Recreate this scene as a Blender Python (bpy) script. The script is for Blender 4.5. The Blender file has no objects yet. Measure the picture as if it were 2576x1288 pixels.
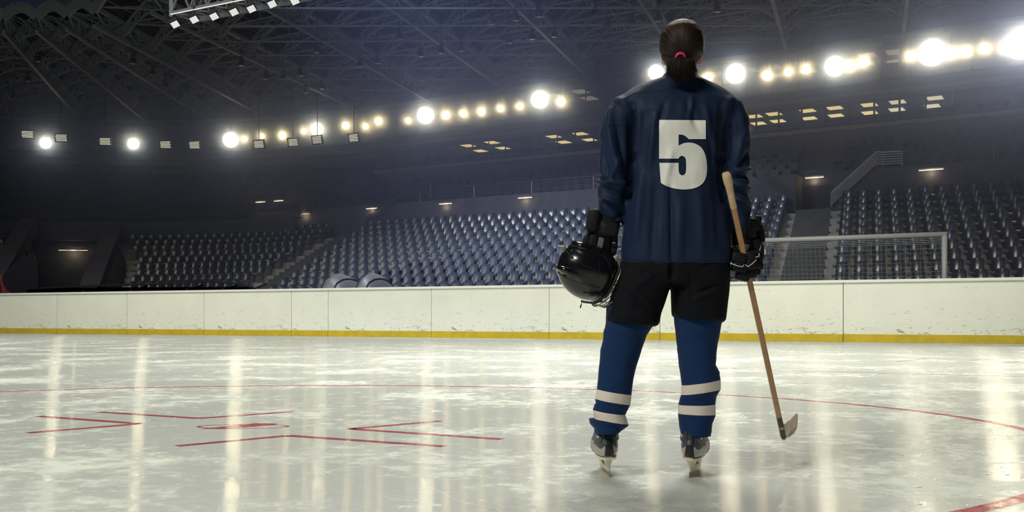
import bpy, bmesh, math, random
from mathutils import Vector, Matrix, noise
from mathutils.bvhtree import BVHTree
from mathutils.geometry import tessellate_polygon

random.seed(7)
S = bpy.context.scene
COL = S.collection
PI = math.pi

# ------------------------------------------------------------------ camera, world, large lights, exposure
F = 2500.0                      # focal length in pixels of the 2576 x 1288 frame
HZ = 798.0                      # horizon row
CH = 0.6                        # camera height
cam_d = bpy.data.cameras.new('camera')
cam = bpy.data.objects.new('camera', cam_d)
COL.objects.link(cam)
cam.location = (0, 0, CH)
cam.rotation_euler = (PI / 2, 0, 0)
cam_d.sensor_width = 36.0
cam_d.lens = 36.0 * F / 2576.0
cam_d.shift_y = (HZ - 644.0) / 2576.0
cam_d.clip_end = 400
S.camera = cam
S.view_settings.view_transform = 'Standard'
S.view_settings.look = 'None'
S.view_settings.gamma = 1.0
S.view_settings.use_curve_mapping = False
S.view_settings.exposure = 0.0
S.cycles.use_denoising = True
S.cycles.max_bounces = 6
S.cycles.diffuse_bounces = 2
S.cycles.glossy_bounces = 3
S.cycles.transparent_max_bounces = 10
S.cycles.caustics_reflective = False
S.cycles.caustics_refractive = False
S.cycles.sample_clamp_indirect = 4.0

world = bpy.data.worlds.new('world')
S.world = world
world.use_nodes = True
wb = world.node_tree.nodes['Background']
wb.inputs[0].default_value = (0.32, 0.40, 0.75, 1)
wb.inputs[1].default_value = 0.026


def light(name, kind, loc, energy, color=(1, 1, 1), target=None, parent=None, **kw):
    d = bpy.data.lights.new(name, kind)
    d.energy = energy
    d.color = color
    for k, v in kw.items():
        setattr(d, k, v)
    o = bpy.data.objects.new(name, d)
    COL.objects.link(o)
    if parent is not None:
        o.parent = parent
        o.location = Vector(loc) - parent.location
    else:
        o.location = loc
    if target is not None:
        o.rotation_euler = (Vector(target) - Vector(loc)).to_track_quat('-Z', 'Y').to_euler()
    return o


WARM = (1.0, 0.98, 0.85)
light('rink_light_bank', 'AREA', (2, 13, 13), 2700, WARM, target=(1, 15, 0), shape='RECTANGLE', size=9, size_y=6, spread=math.radians(130))
light('left_fill_light', 'AREA', (-17, 22, 13), 1800, WARM, target=(-16, 26.5, 0), shape='RECTANGLE', size=18, size_y=10, spread=math.radians(120))  # unseen fill, added to even out the light on the left boards
light('near_light_bank', 'AREA', (-4.5, -1.0, 6.5), 540, WARM, target=(1.2, 4.0, 0.6), shape='RECTANGLE', size=2.5, size_y=1.5)
light('stand_fill_light', 'AREA', (-3.8, 29.6, 14.8), 1800, (0.70, 0.79, 1.0), target=(0.5, 36.5, 3), shape='RECTANGLE', size=9, size_y=3, spread=math.radians(84))  # unseen bluish fill, added above the boards to brighten the seats


# ------------------------------------------------------------------ pixel helpers
def at(u, v, Y):
    """the point of the place that the photograph shows at pixel (u, v), at distance Y"""
    return Vector(((u - 1288.0) / F * Y, Y, CH + (HZ - v) / F * Y))


def px(p):
    return (1288.0 + F * p[0] / p[1], HZ - F * (p[2] - CH) / p[1])


def ground(u, v):
    return at(u, v, CH * F / (v - HZ))


# ------------------------------------------------------------------ object helpers
def tag(o, label=None, cat=None, group=None, kind=None):
    if label: o['label'] = label
    if cat: o['category'] = cat
    if group: o['group'] = group
    if kind: o['kind'] = kind
    return o


def empty(name, loc=(0, 0, 0)):
    o = bpy.data.objects.new(name, None)
    o.empty_display_size = 0.1
    o.location = loc
    COL.objects.link(o)
    return o


def origin_of(o):
    p = Vector((0, 0, 0))
    while o is not None:
        p += o.location
        o = o.parent
    return p


class MB:
    """collects geometry (world coordinates) for ONE mesh object"""
    def __init__(self):
        self.v = []; self.f = []; self.m = []; self.uv = None

    def add(self, vs, fs, mi=0):
        b = len(self.v)
        self.v += [tuple(x) for x in vs]
        for f in fs:
            self.f.append(tuple(b + i for i in f)); self.m.append(mi)

    def quad(self, a, b, c, d, mi=0):
        self.add([a, b, c, d], [(0, 1, 2, 3)], mi)

    def frame(self, c, ex, ey, ez, mi=0):
        """box: centre and three half-extent vectors"""
        c = Vector(c); ex = Vector(ex); ey = Vector(ey); ez = Vector(ez)
        vs = [c + sx * ex + sy * ey + sz * ez for sz in (-1, 1) for sy in (-1, 1) for sx in (-1, 1)]
        self.add(vs, [(0, 2, 3, 1), (4, 5, 7, 6), (0, 1, 5, 4), (2, 6, 7, 3), (0, 4, 6, 2), (1, 3, 7, 5)], mi)

    def box(self, a, b, mi=0):
        a = Vector(a); b = Vector(b); c = (a + b) / 2; h = (b - a) / 2
        self.frame(c, (h.x, 0, 0), (0, h.y, 0), (0, 0, h.z), mi)

    def bar(self, a, b, w, h=None, mi=0, up=(0, 0, 1)):
        a = Vector(a); b = Vector(b); d = b - a
        if d.length < 1e-6: return
        h = w if h is None else h
        z = d.normalized(); up = Vector(up)
        x = z.cross(up)
        if x.length < 1e-4: x = z.cross(Vector((0, 1, 0)))
        x.normalize(); y = z.cross(x)
        self.frame((a + b) / 2, x * (w / 2), y * (h / 2), d / 2, mi)

    def loft(self, rings, cap=True, mi=0, close=True):
        n = len(rings[0]); b = len(self.v)
        for r in rings: self.v += [tuple(p) for p in r]
        for i in range(len(rings) - 1):
            m = mi[i] if isinstance(mi, (list, tuple)) else mi
            for j in range(n if close else n - 1):
                k = (j + 1) % n
                self.f.append((b + i * n + j, b + i * n + k, b + (i + 1) * n + k, b + (i + 1) * n + j)); self.m.append(m)
        if cap and close:
            m0 = mi[0] if isinstance(mi, (list, tuple)) else mi
            m1 = mi[-1] if isinstance(mi, (list, tuple)) else mi
            self.f.append(tuple(b + j for j in range(n))[::-1]); self.m.append(m0)
            e = b + (len(rings) - 1) * n
            self.f.append(tuple(e + j for j in range(n))); self.m.append(m1)

    def tube(self, pts, r, n=8, mi=0, cap=True, ry=None):
        pts = [Vector(p) for p in pts]; rings = []
        ref = None
        for i, p in enumerate(pts):
            d = (pts[min(i + 1, len(pts) - 1)] - pts[max(i - 1, 0)]).normalized()
            if ref is None:
                ref = d.orthogonal().normalized()
                if abs(d.y) < 0.9: ref = (Vector((0, 1, 0)) - d * d.y).normalized()
            x = (ref - d * ref.dot(d)).normalized(); ref = x
            y = d.cross(x)
            rr = r[i] if isinstance(r, (list, tuple)) else r
            r2 = rr if ry is None else (ry[i] if isinstance(ry, (list, tuple)) else ry)
            rings.append([p + x * (r2 * math.cos(2 * PI * j / n)) + y * (rr * math.sin(2 * PI * j / n)) for j in range(n)])
        self.loft(rings, cap, mi)

    def sell(self, c, h, rot=None, e1=1.0, e2=1.0, nu=20, nv=12, mi=0):
        """superellipsoid: rounded box for small exponents"""
        c = Vector(c)
        def sp(a, e): return math.copysign(abs(a) ** e, a)
        rings = []
        for i in range(nv + 1):
            ph = -PI / 2 + PI * i / nv
            ph = max(-PI / 2 + 0.02, min(PI / 2 - 0.02, ph))
            r = []
            for j in range(nu):
                th = 2 * PI * j / nu
                q = Vector((h[0] * sp(math.cos(ph), e1) * sp(math.cos(th), e2),
                            h[1] * sp(math.cos(ph), e1) * sp(math.sin(th), e2),
                            h[2] * sp(math.sin(ph), e1)))
                r.append(c + (rot @ q if rot is not None else q))
            rings.append(r)
        self.loft(rings, True, mi)

    def build(self, name, mats, parent=None, smooth=False, origin=None):
        me = bpy.data.meshes.new(name)
        o0 = Vector(origin) if origin is not None else (origin_of(parent) if parent is not None else Vector((0, 0, 0)))
        vs = [(x - o0.x, y - o0.y, z - o0.z) for x, y, z in self.v]
        me.from_pydata(vs, [], self.f)
        if not isinstance(mats, (list, tuple)): mats = [mats]
        for m in mats: me.materials.append(m)
        if len(mats) > 1: me.polygons.foreach_set('material_index', self.m)
        if smooth: me.polygons.foreach_set('use_smooth', [True] * len(me.polygons))
        me.update()
        o = bpy.data.objects.new(name, me)
        COL.objects.link(o)
        if parent is not None: o.parent = parent
        elif origin is not None: o.location = origin
        return o


def smooth_by_angle(o, deg=40):
    me = o.data
    bm = bmesh.new(); bm.from_mesh(me)
    for f in bm.faces: f.smooth = True
    for e in bm.edges:
        if len(e.link_faces) == 2 and e.calc_face_angle(0) > math.radians(deg): e.smooth = False
    bm.to_mesh(me); bm.free()


def bake(o, mods):
    """apply modifiers through the depsgraph, keep one plain mesh"""
    for kind, kw in mods:
        m = o.modifiers.new(kind, kind)
        for k, v in kw.items(): setattr(m, k, v)
    dg = bpy.context.evaluated_depsgraph_get()
    me = bpy.data.meshes.new_from_object(o.evaluated_get(dg))
    o.modifiers.clear()
    mats = list(o.data.materials)
    o.data = me
    if len(me.materials) == 0:
        for m in mats: me.materials.append(m)
    me.polygons.foreach_set('use_smooth', [True] * len(me.polygons))
    return o


def bvh_of(o):
    w = origin_of(o)
    return BVHTree.FromPolygons([tuple(v.co + w) for v in o.data.vertices], [tuple(p.vertices) for p in o.data.polygons])


def cast(tree, u, v, off=0.002):
    d = at(u, v, 1.0) - Vector((0, 0, CH)); d.normalize()
    hit = tree.ray_cast(Vector((0, 0, CH)), d)
    if hit[0] is None: return None
    return hit[0] - d * off


# ------------------------------------------------------------------ materials
def mat(name, col, rough=0.6, metal=0.0, spec=0.5, emit=None, estr=0.0, coat=0.0):
    m = bpy.data.materials.new(name); m.use_nodes = True
    b = m.node_tree.nodes['Principled BSDF']
    b.inputs['Base Color'].default_value = (*col, 1)
    b.inputs['Roughness'].default_value = rough
    b.inputs['Metallic'].default_value = metal
    b.inputs['Specular IOR Level'].default_value = spec
    b.inputs['Coat Weight'].default_value = coat
    if emit:
        b.inputs['Emission Color'].default_value = (*emit, 1)
        b.inputs['Emission Strength'].default_value = estr
    return m


class NT:
    def __init__(self, m):
        self.t = m.node_tree; self.n = self.t.nodes; self.l = self.t.links
        self.b = self.n.get('Principled BSDF')

    def new(self, typ, ins=None, **kw):
        n = self.n.new(typ)
        for k, v in kw.items(): setattr(n, k, v)
        for k, v in (ins or {}).items():
            if hasattr(v, 'is_output') and v.is_output: self.l.new(v, n.inputs[k])
            else: n.inputs[k].default_value = v
        return n

    def coord(self, out='Object', scale=(1, 1, 1)):
        c = self.new('ShaderNodeTexCoord')
        m = self.new('ShaderNodeMapping', {'Vector': c.outputs[out], 'Scale': scale})
        return m.outputs[0]

    def noise(self, vec, scale, detail=4, rough=0.6, dist=0.0):
        return self.new('ShaderNodeTexNoise', {'Vector': vec, 'Scale': scale, 'Detail': detail, 'Roughness': rough, 'Distortion': dist}).outputs[0]

    def ramp(self, fac, stops):
        r = self.new('ShaderNodeValToRGB', {'Fac': fac})
        e = r.color_ramp.elements
        while len(e) < len(stops): e.new(0.5)
        for el, (p, c) in zip(e, stops):
            el.position = p
            el.color = (c, c, c, 1) if isinstance(c, (int, float)) else (*c, 1)
        return r.outputs[0]

    def mix(self, fac, a, b, mode='MIX'):
        n = self.new('ShaderNodeMix', data_type='RGBA', blend_type=mode)
        for k, v in ((0, fac), (6, a), (7, b)):
            if hasattr(v, 'is_output'): self.l.new(v, n.inputs[k])
            elif k == 0: n.inputs[0].default_value = v
            else: n.inputs[k].default_value = (*v, 1)
        return n.outputs[2]

    def math(self, op, a, b=0.0, c=None):
        n = self.new('ShaderNodeMath', operation=op)
        for i, v in enumerate((a, b) if c is None else (a, b, c)):
            if hasattr(v, 'is_output'): self.l.new(v, n.inputs[i])
            else: n.inputs[i].default_value = v
        return n.outputs[0]

    def set(self, name, v):
        if hasattr(v, 'is_output'): self.l.new(v, self.b.inputs[name])
        else: self.b.inputs[name].default_value = v

    def bump(self, h, strength=0.3, dist=0.01):
        self.l.new(self.new('ShaderNodeBump', {'Height': h, 'Strength': strength, 'Distance': dist}).outputs[0], self.b.inputs['Normal'])


def mottled(name, c1, c2, scale=3.0, rough=0.8, bump=0.2, spec=0.3, detail=6):
    m = mat(name, c1, rough, spec=spec); t = NT(m)
    n = t.noise(t.coord(), scale, detail)
    t.set('Base Color', t.mix(t.ramp(n, [(0.35, 0.0), (0.65, 1.0)]), c1, c2))
    if bump: t.bump(t.noise(t.coord(), scale * 12, 3), bump, 0.01)
    return m


def ice_mat(name, base, frost, red=False):
    m = mat(name, base, 0.1, spec=0.28); t = NT(m)
    v = t.coord('Object')
    big = t.noise(v, 0.9, 3, 0.5)
    fine = t.noise(v, 7.0, 8, 0.72, 0.4)
    patch = t.ramp(t.math('ADD', t.math('MULTIPLY', big, 0.55), t.math('MULTIPLY', fine, 0.6)), [(0.575, 0.0), (0.70, 1.0)])
    # skate scratches: thin contour lines of two smooth noises
    sc = None
    for s, w, rg in ((1.3, 0.0022, 0.3), (2.6, 0.0026, 0.35), (0.7, 0.0016, 0.3)):
        q = t.noise(v, s, 2, rg, 1.2)
        ln = t.ramp(t.math('ABSOLUTE', t.math('SUBTRACT', q, 0.5)), [(0.0, 1.0), (w, 0.0)])
        sc = ln if sc is None else t.math('MAXIMUM', sc, ln)
    brk = t.ramp(t.noise(v, 2.1, 3), [(0.5, 0.0), (0.62, 1.0)])
    sc = t.math('MULTIPLY', sc, brk)
    flecks = t.ramp(t.math('ADD', t.math('MULTIPLY', t.noise(v, 24.0, 6, 0.75, 0.5), 0.7), t.math('MULTIPLY', big, 0.35)), [(0.56, 0.0), (0.68, 1.0)])
    patch = t.math('MAXIMUM', patch, t.math('MULTIPLY', flecks, 0.6))
    snow = t.math('MAXIMUM', t.math('MULTIPLY', patch, 0.75), t.math('MULTIPLY', sc, 0.7))
    dark = t.ramp(t.noise(v, 5.0, 7, 0.75, 0.6), [(0.60, 0.0), (0.70, 1.0)])
    c = t.mix(t.math('MULTIPLY', dark, 0.45), base, tuple(x * 0.55 for x in base))
    c = t.mix(t.math('MULTIPLY', t.ramp(t.noise(v, 38, 4, 0.7), [(0.4, 0.0), (0.7, 1.0)]), 0.25), c, frost)
    c = t.mix(t.math('MULTIPLY', snow, 0.55 if red else 0.9), c, frost)
    t.set('Base Color', c)
    t.set('Roughness', t.ramp(snow, [(0.0, 0.15), (1.0, 0.5)]))
    t.bump(t.math('ADD', snow, t.math('MULTIPLY', fine, 0.5)), 0.008, 0.01)
    t.set('Anisotropic', 1.0)
    tg = t.new('ShaderNodeCombineXYZ', {'X': 0.0, 'Y': 1.0})
    t.l.new(tg.outputs[0], t.b.inputs['Tangent'])
    return m


M = {}
M['ice'] = ice_mat('ice', (0.56, 0.585, 0.57), (0.71, 0.755, 0.685))
M['ice_red'] = ice_mat('ice_red_paint', (0.36, 0.035, 0.055), (0.62, 0.40, 0.38), True)


def board_mat():
    m = mat('board_plastic', (0.76, 0.77, 0.68), 0.35, spec=0.4); t = NT(m)
    v = t.coord('Object')
    geo = t.new('ShaderNodeTexCoord').outputs['Object']
    z = t.new('ShaderNodeSeparateXYZ', {'Vector': geo}).outputs['Z']
    low = t.ramp(t.math('DIVIDE', z, 1.45), [(0.1, 0.10), (0.75, 0.0)])
    vs = t.coord('Object', (1, 1, 2.6))
    nz = t.noise(vs, 5.5, 6, 0.75, 0.8)
    sc = t.ramp(t.math('ADD', nz, low), [(0.655, 0.0), (0.70, 1.0)])
    c = t.mix(t.math('MULTIPLY', sc, 0.8), (0.76, 0.77, 0.68), (0.20, 0.18, 0.16))
    q = t.noise(t.coord('Object', (0.5, 0.5, 1)), 1.6, 2, 0.3, 1.6)
    ln = t.ramp(t.math('ABSOLUTE', t.math('SUBTRACT', q, 0.5)), [(0.0, 1.0), (0.004, 0.0)])
    c = t.mix(t.math('MULTIPLY', ln, 0.6), c, (0.9, 0.92, 0.86))
    c = t.mix(t.math('MULTIPLY', t.ramp(t.noise(v, 1.2, 5), [(0.4, 0.0), (0.7, 1.0)]), 0.25), c, (0.58, 0.60, 0.54))
    t.set('Base Color', c)
    return m


M['board'] = board_mat()
M['cap'] = mat('cap_rail_white', (0.74, 0.75, 0.70), 0.4)
M['yellow'] = mottled('kickplate_yellow', (0.56, 0.41, 0.025), (0.46, 0.34, 0.03), 4, 0.4, 0)
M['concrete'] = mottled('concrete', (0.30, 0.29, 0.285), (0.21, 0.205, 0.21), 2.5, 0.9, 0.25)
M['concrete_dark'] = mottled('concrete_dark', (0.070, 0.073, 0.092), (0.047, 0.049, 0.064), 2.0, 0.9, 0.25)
M['stair'] = mottled('stair_concrete', (0.085, 0.085, 0.09), (0.06, 0.06, 0.065), 6, 0.9, 0.2)
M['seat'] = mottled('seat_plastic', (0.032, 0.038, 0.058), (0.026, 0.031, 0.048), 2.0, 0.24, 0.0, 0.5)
M['seat_lip_lit'] = mat('seat_pan_lit_plastic', (0.085, 0.09, 0.105), 0.4)  # paler than the backrest: bright line along each lip put into the colour
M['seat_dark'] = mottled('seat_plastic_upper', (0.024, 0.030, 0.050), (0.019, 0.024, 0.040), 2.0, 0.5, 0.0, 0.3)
M['steel_dark'] = mat('dark_steel', (0.018, 0.019, 0.026), 0.5, 0.2)
M['steel_light'] = mat('galvanised_steel', (0.30, 0.30, 0.31), 0.4, 0.5)
M['post_grey'] = mat('rail_post_grey', (0.13, 0.13, 0.14), 0.5)
M['truss'] = mat('truss_paint', (0.15, 0.16, 0.20), 0.6)
M['vault_edge'] = mat('vault_edge_paint', (0.16, 0.165, 0.185), 0.6)
M['black'] = mat('black_housing', (0.012, 0.012, 0.016), 0.5)


def corr_mat():
    m = mat('corrugated_sheet', (0.04, 0.04, 0.048), 0.6); t = NT(m)
    uv = t.new('ShaderNodeTexCoord').outputs['UV']
    w = t.new('ShaderNodeTexWave', {'Vector': uv, 'Scale': 1.0, 'Distortion': 0.0}).outputs[1]
    t.set('Base Color', t.mix(t.noise(t.coord(), 0.6, 3), (0.024, 0.026, 0.038), (0.046, 0.048, 0.062)))
    t.bump(w, 1.0, 0.08)
    return m


M['corrugated'] = corr_mat()
M['lamp'] = mat('lamp_lens', (1, 1, 1), 0.3, emit=(1.0, 0.95, 0.72), estr=7)
M['lamp_soft'] = mat('lamp_lens_warm', (1, 1, 1), 0.3, emit=(1.0, 0.86, 0.52), estr=5)
M['diode'] = mat('led_diode', (0.8, 0.8, 0.75), 0.3, emit=(1.0, 0.97, 0.86), estr=1.6)
M['panel_warm'] = mat('ceiling_panel_warm', (0.9, 0.9, 0.9), 0.5, emit=(1.0, 0.80, 0.45), estr=1.15)
M['panel_white'] = mat('ceiling_panel_white', (0.9, 0.9, 0.9), 0.5, emit=(1.0, 0.90, 0.76), estr=0.95)
M['tube'] = mat('light_tube', (0.9, 0.9, 0.9), 0.5, emit=(1.0, 0.78, 0.5), estr=1.6)
M['booth'] = mat('booth_wall', (0.10, 0.085, 0.08), 0.8)
M['ledge'] = mottled('ledge_render', (0.26, 0.25, 0.24), (0.2, 0.195, 0.19), 2, 0.8, 0.1)


def glass_mat():
    m = bpy.data.materials.new('booth_glass'); m.use_nodes = True
    t = NT(m); t.n.remove(t.b)
    tr = t.new('ShaderNodeBsdfTransparent', {'Color': (0.82, 0.86, 0.9, 1)})
    gl = t.new('ShaderNodeBsdfGlossy', {'Color': (0.9, 0.95, 1, 1), 'Roughness': 0.05})
    mx = t.new('ShaderNodeMixShader', {0: 0.06, 1: tr.outputs[0], 2: gl.outputs[0]})
    t.l.new(mx.outputs[0], t.n['Material Output'].inputs[0])
    return m


M['glass'] = glass_mat()
M['goal'] = mat('goal_paint', (0.30, 0.31, 0.32), 0.5)
M['net'] = mat('net_cord', (0.26, 0.28, 0.31), 0.8)
M['tarp'] = mat('shelter_dark', (0.010, 0.011, 0.017), 0.8, spec=0.2)
M['shell'] = mat('shelter_grey', (0.09, 0.092, 0.10), 0.45)
M['red_pad'] = mottled('red_pad', (0.30, 0.05, 0.05), (0.2, 0.03, 0.035), 6, 0.6, 0.1)

# ------------------------------------------------------------------ ice, floor, boards
BL = Vector((-19.3, 37.5, 0)); BR = Vector((11.5, 22.4, 0))
BD = (BR - BL).normalized()                      # along the boards, to the right
BN = Vector((-BD.y, BD.x, 0))                    # away from the rink
if BN.y < 0: BN = -BN


def board_at(u):
    """point on the foot of the boards at image column u"""
    k = (u - 1288.0) / F
    t = (k * BL.y - BL.x) / (BD.x - k * BD.y)
    return BL + BD * t


mb = MB()
p0 = board_at(-420) + BN * 0.04; p1 = board_at(3300) + BN * 0.04
mb.add([(-16, -9, 0), (26, -9, 0), p1, p0 + BD * 0, ], [(0, 1, 2, 3)])


def strip(pts, w, mi, closed=False):
    """painted line of real width w along ground points"""
    n = len(pts)
    L = []; R = []
    for i, p in enumerate(pts):
        a = pts[(i - 1) % n] if (closed or i > 0) else p
        b = pts[(i + 1) % n] if (closed or i < n - 1) else p
        d = (b - a).normalized()
        q = Vector((-d.y, d.x, 0)) * (w / 2)
        L.append(p + q); R.append(p - q)
    for i in range(n if closed else n - 1):
        j = (i + 1) % n
        mb.quad(*[Vector((q.x, q.y, 0.0004)) for q in (R[i], R[j], L[j], L[i])], mi)


EC = ground(612, 1073)
EC = Vector((EC.x, EC.y, 0))
strip([EC + Vector((4.22 * math.cos(a * PI / 90), 3.27 * math.sin(a * PI / 90), 0)) for a in range(180)], 0.065, 1, True)
strip([EC + Vector((0.245 * math.cos(a * PI / 30), 0.105 * math.sin(a * PI / 30), 0)) for a in range(60)], 0.02, 1, True)
dot = [(505, 1079), (566, 1079.5), (690, 1069), (700, 1066), (645, 1064.5)]
mb.add([(g.x, g.y, 0.0005) for g in [ground(*q) for q in dot]], [(0, 1, 2, 3, 4)], 1)
for pl in ([(95, 1047), (352, 1066)], [(352, 1066), (70, 1089)], [(250, 1036.5), (500, 1052.5)], [(500, 1052.5), (738, 1035.5)],
           [(445, 1122), (725, 1096)], [(725, 1096), (1118, 1123)], [(1108, 1059), (880, 1079)], [(880, 1079), (1262, 1105)]):
    strip([ground(*q) for q in pl], 0.062, 1)
strip([ground(1600, 916), ground(1900, 930), ground(2250, 939), ground(2700, 951)], 0.05, 1)
strip([ground(2255, 910), ground(2330, 902)], 0.05, 1)
strip([ground(2440, 906), ground(2500, 903)], 0.05, 1)
strip([ground(2520, 912), ground(2600, 909)], 0.05, 1)
ice = mb.build('floor', [M['ice'], M['ice_red']])
tag(ice, 'white skating ice with red painted circle and face-off marks', 'ice', kind='structure')

mb = MB()
a0 = board_at(-700) + BN * 0.05; a1 = board_at(3600) + BN * 0.05
mb.add([a0 + Vector((0, 0, -0.01)), a1 + Vector((0, 0, -0.01)), a1 + BN * 45 + Vector((0, 0, -0.01)), a0 + BN * 45 + Vector((0, 0, -0.01))], [(0, 1, 2, 3)])
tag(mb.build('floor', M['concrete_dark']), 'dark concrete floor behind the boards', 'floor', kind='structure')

BH = 1.44
seams = [-330, -60, 143, 319, 513, 733, 825, 1085, 1381, 1660, 2121, 2700]
BLAB = ['white rink board panel at the far left edge, below the tunnel',
        'white rink board panel below the dark tunnel entrance, left of its strip light',
        'white rink board panel below the strip light of the dark tunnel',
        'white rink board panel in front of the dark low bench shelter roof',
        'white rink board panel below the right end of the dark shelter roof',
        'narrow white rink board panel, just left of the grey curved shelters',
        'white rink board panel below the two grey curved shelters',
        'wide white rink board panel left of the dangling helmet, without shelters above',
        'white rink board panel behind the player\'s helmet and left leg',
        'white rink board panel behind the player\'s right leg and stick, below the goal net',
        'white rink board panel at the far right below the goal\'s right post']
for i in range(len(seams) - 1):
    a = board_at(seams[i]) + BD * 0.008; b = board_at(seams[i + 1]) - BD * 0.008
    root = empty('rink_board', ((a + b) / 2))
    tag(root, BLAB[i], 'rink board', 'white boards around the ice')
    h = (b - a) / 2; c = (a + b) / 2
    m1 = MB(); m1.frame(c + BN * 0.06 + Vector((0, 0, BH / 2)), h, BN * 0.05, (0, 0, BH / 2 - 0.001)); m1.build('board_panel', M['board'], root)
    m1 = MB(); m1.frame(c + BN * 0.035 + Vector((0, 0, 0.095)), h, BN * 0.04, (0, 0, 0.094)); m1.build('kickplate', M['yellow'], root)
    m1 = MB(); m1.frame(c + BN * 0.06 + Vector((0, 0, BH + 0.03)), h + BD * 0.0085, BN * 0.095, (0, 0, 0.032)); m1.build('cap_rail', M['cap'], root)

# ------------------------------------------------------------------ bowl geometry
O = Vector((8.55, 27.0, 0)); E1 = Vector((0.8587, -0.5126, 0)); N0 = Vector((0.5126, 0.8587, 0))
A0 = math.atan2(N0.y, N0.x); S0 = -27.0; R0 = 12.0
CC = O + E1 * S0 - N0 * R0
SKEW = 0.196


def ang_at(d, t):
    return A0 if t >= S0 else A0 + (S0 - t) / (R0 + d)


def path(d, t, z=0.0):
    """d outward from the lowest row, t metres along the row (right is plus)"""
    if t >= S0: p = O + E1 * t + N0 * d
    else:
        a = ang_at(d, t); p = CC + Vector((math.cos(a), math.sin(a), 0)) * (R0 + d)
    return Vector((p.x, p.y, z))


def out_dir(d, t):
    a = ang_at(d, t); return Vector((math.cos(a), math.sin(a), 0))


def t_of_angle(d, deg):
    return S0 - (math.radians(deg) - A0) * (R0 + d)


def t_of_u(d, u):
    lo, hi = -60.0, 20.0
    for _ in range(60):
        mid = (lo + hi) / 2
        if px(path(d, mid))[0] < u: lo = mid
        else: hi = mid
    return (lo + hi) / 2


def frange(a, b, step):
    n = max(1, int(math.ceil((b - a) / step - 1e-6)))
    return [a + (b - a) * i / n for i in range(n + 1)]


def band(m, d0, z0, d1, z1, ta, tb, step=1.2, mi=0, tfun=None):
    """ruled strip between two lines of the bowl"""
    T0 = frange(ta[0], tb[0], step); n = len(T0) - 1
    b = len(m.v)
    for i in range(n + 1):
        f = i / n
        m.v.append(tuple(path(d0, ta[0] + (tb[0] - ta[0]) * f, z0)))
        m.v.append(tuple(path(d1, ta[1] + (tb[1] - ta[1]) * f, z1)))
    for i in range(n):
        m.f.append((b + 2 * i, b + 2 * i + 2, b + 2 * i + 3, b + 2 * i + 1)); m.m.append(mi)


def band2(m, d0, z0, d1, z1, t0, t1, step=1.2, mi=0):
    band(m, d0, z0, d1, z1, (t0, t0), (t1, t1), step, mi)


LR, LRISE, LZ0, NLOW = 0.8, 0.325, 1.05, 11          # lower tier
AISLE_R, AISLE_L, AW = -0.8, -22.3, 0.62


def low_left(d):  return t_of_angle(d, 72 + 2.0 * d)          # lower tier ends at the tunnel
def block_right(d): return t_of_angle(d, 90 + 1.25 * d)       # the block beyond the tunnel


def steps(name, d0, z0, n, rn, rise, tl, tr, material, sub=1):
    m = MB()
    for k in range(n * sub):
        d = d0 + k * rn / sub; z = z0 + k * rise / sub
        e = d + rn / sub
        zb = z - rise / sub if k else z - 1.2
        band(m, d, zb, d, z, (tl(d), tl(d)), (tr(d), tr(d)))
        band(m, d, z, e, z, (tl(d), tl(e)), (tr(d), tr(e)))
    o = m.build(name, material)
    tag(o, kind='structure')
    return o


def sk(t): return lambda d: t - SKEW * d


DT = LR * NLOW                                        # depth of the lower tier
steps('terrace', 0, LZ0, NLOW, LR, LRISE, low_left, sk(AISLE_L - AW), M['concrete'])
steps('terrace', 0, LZ0, NLOW, LR, LRISE, sk(AISLE_L + AW), sk(AISLE_R - AW), M['concrete'])
steps('terrace', 0, LZ0, NLOW, LR, LRISE, sk(AISLE_R + AW), sk(15.0), M['concrete'])
steps('terrace', 0, LZ0, NLOW, LR, LRISE, lambda d: t_of_angle(d, 128), block_right, M['concrete'])
steps('stair_flight', 0, LZ0, NLOW, LR, LRISE, sk(AISLE_L - AW), sk(AISLE_L + AW), M['stair'], 2)
steps('stair_flight', 0, LZ0, NLOW, LR, LRISE, sk(AISLE_R - AW), sk(AISLE_R + AW), M['stair'], 2)

# wall above the lower tier, walkway, upper tier
WD = 9.0; WT = 5.85
ZTOP = LZ0 + LRISE * (NLOW - 1)
tr0, tr1 = AISLE_R - AW - SKEW * WD, AISLE_R + AW - SKEW * WD
mb = MB()
for ta, tb in ((-30.5, tr0 - 0.05), (tr1 + 0.05, 16)):
    band2(mb, WD, ZTOP - 0.4, WD, WT, ta, tb)
    band2(mb, WD, WT, WD + 1.0, WT, ta, tb)
band2(mb, DT - 0.02, ZTOP, WD + 0.02, ZTOP, -30, 16)
band2(mb, WD + 1.0, ZTOP - 0.4, WD + 1.0, 6.1, tr0 - 0.05, tr1 + 0.05)          # back of the recess above the stairs
mb.quad(path(WD, tr0 - .05, ZTOP - .4), path(WD + 1, tr0 - .05, ZTOP - .4), path(WD + 1, tr0 - .05, WT), path(WD, tr0 - .05, WT))
mb.quad(path(WD + 1, tr1 + .05, ZTOP - .4), path(WD, tr1 + .05, ZTOP - .4), path(WD, tr1 + .05, WT), path(WD + 1, tr1 + .05, WT))
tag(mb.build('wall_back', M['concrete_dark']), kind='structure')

UR, URISE, UZ0, UD0 = 0.8, 0.36, 5.5, 9.9
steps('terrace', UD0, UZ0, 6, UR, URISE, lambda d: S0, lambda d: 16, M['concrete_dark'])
steps('terrace', UD0, UZ0, 11, UR, URISE, lambda d: t_of_angle(d, 132), lambda d: S0, M['concrete_dark'])
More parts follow.
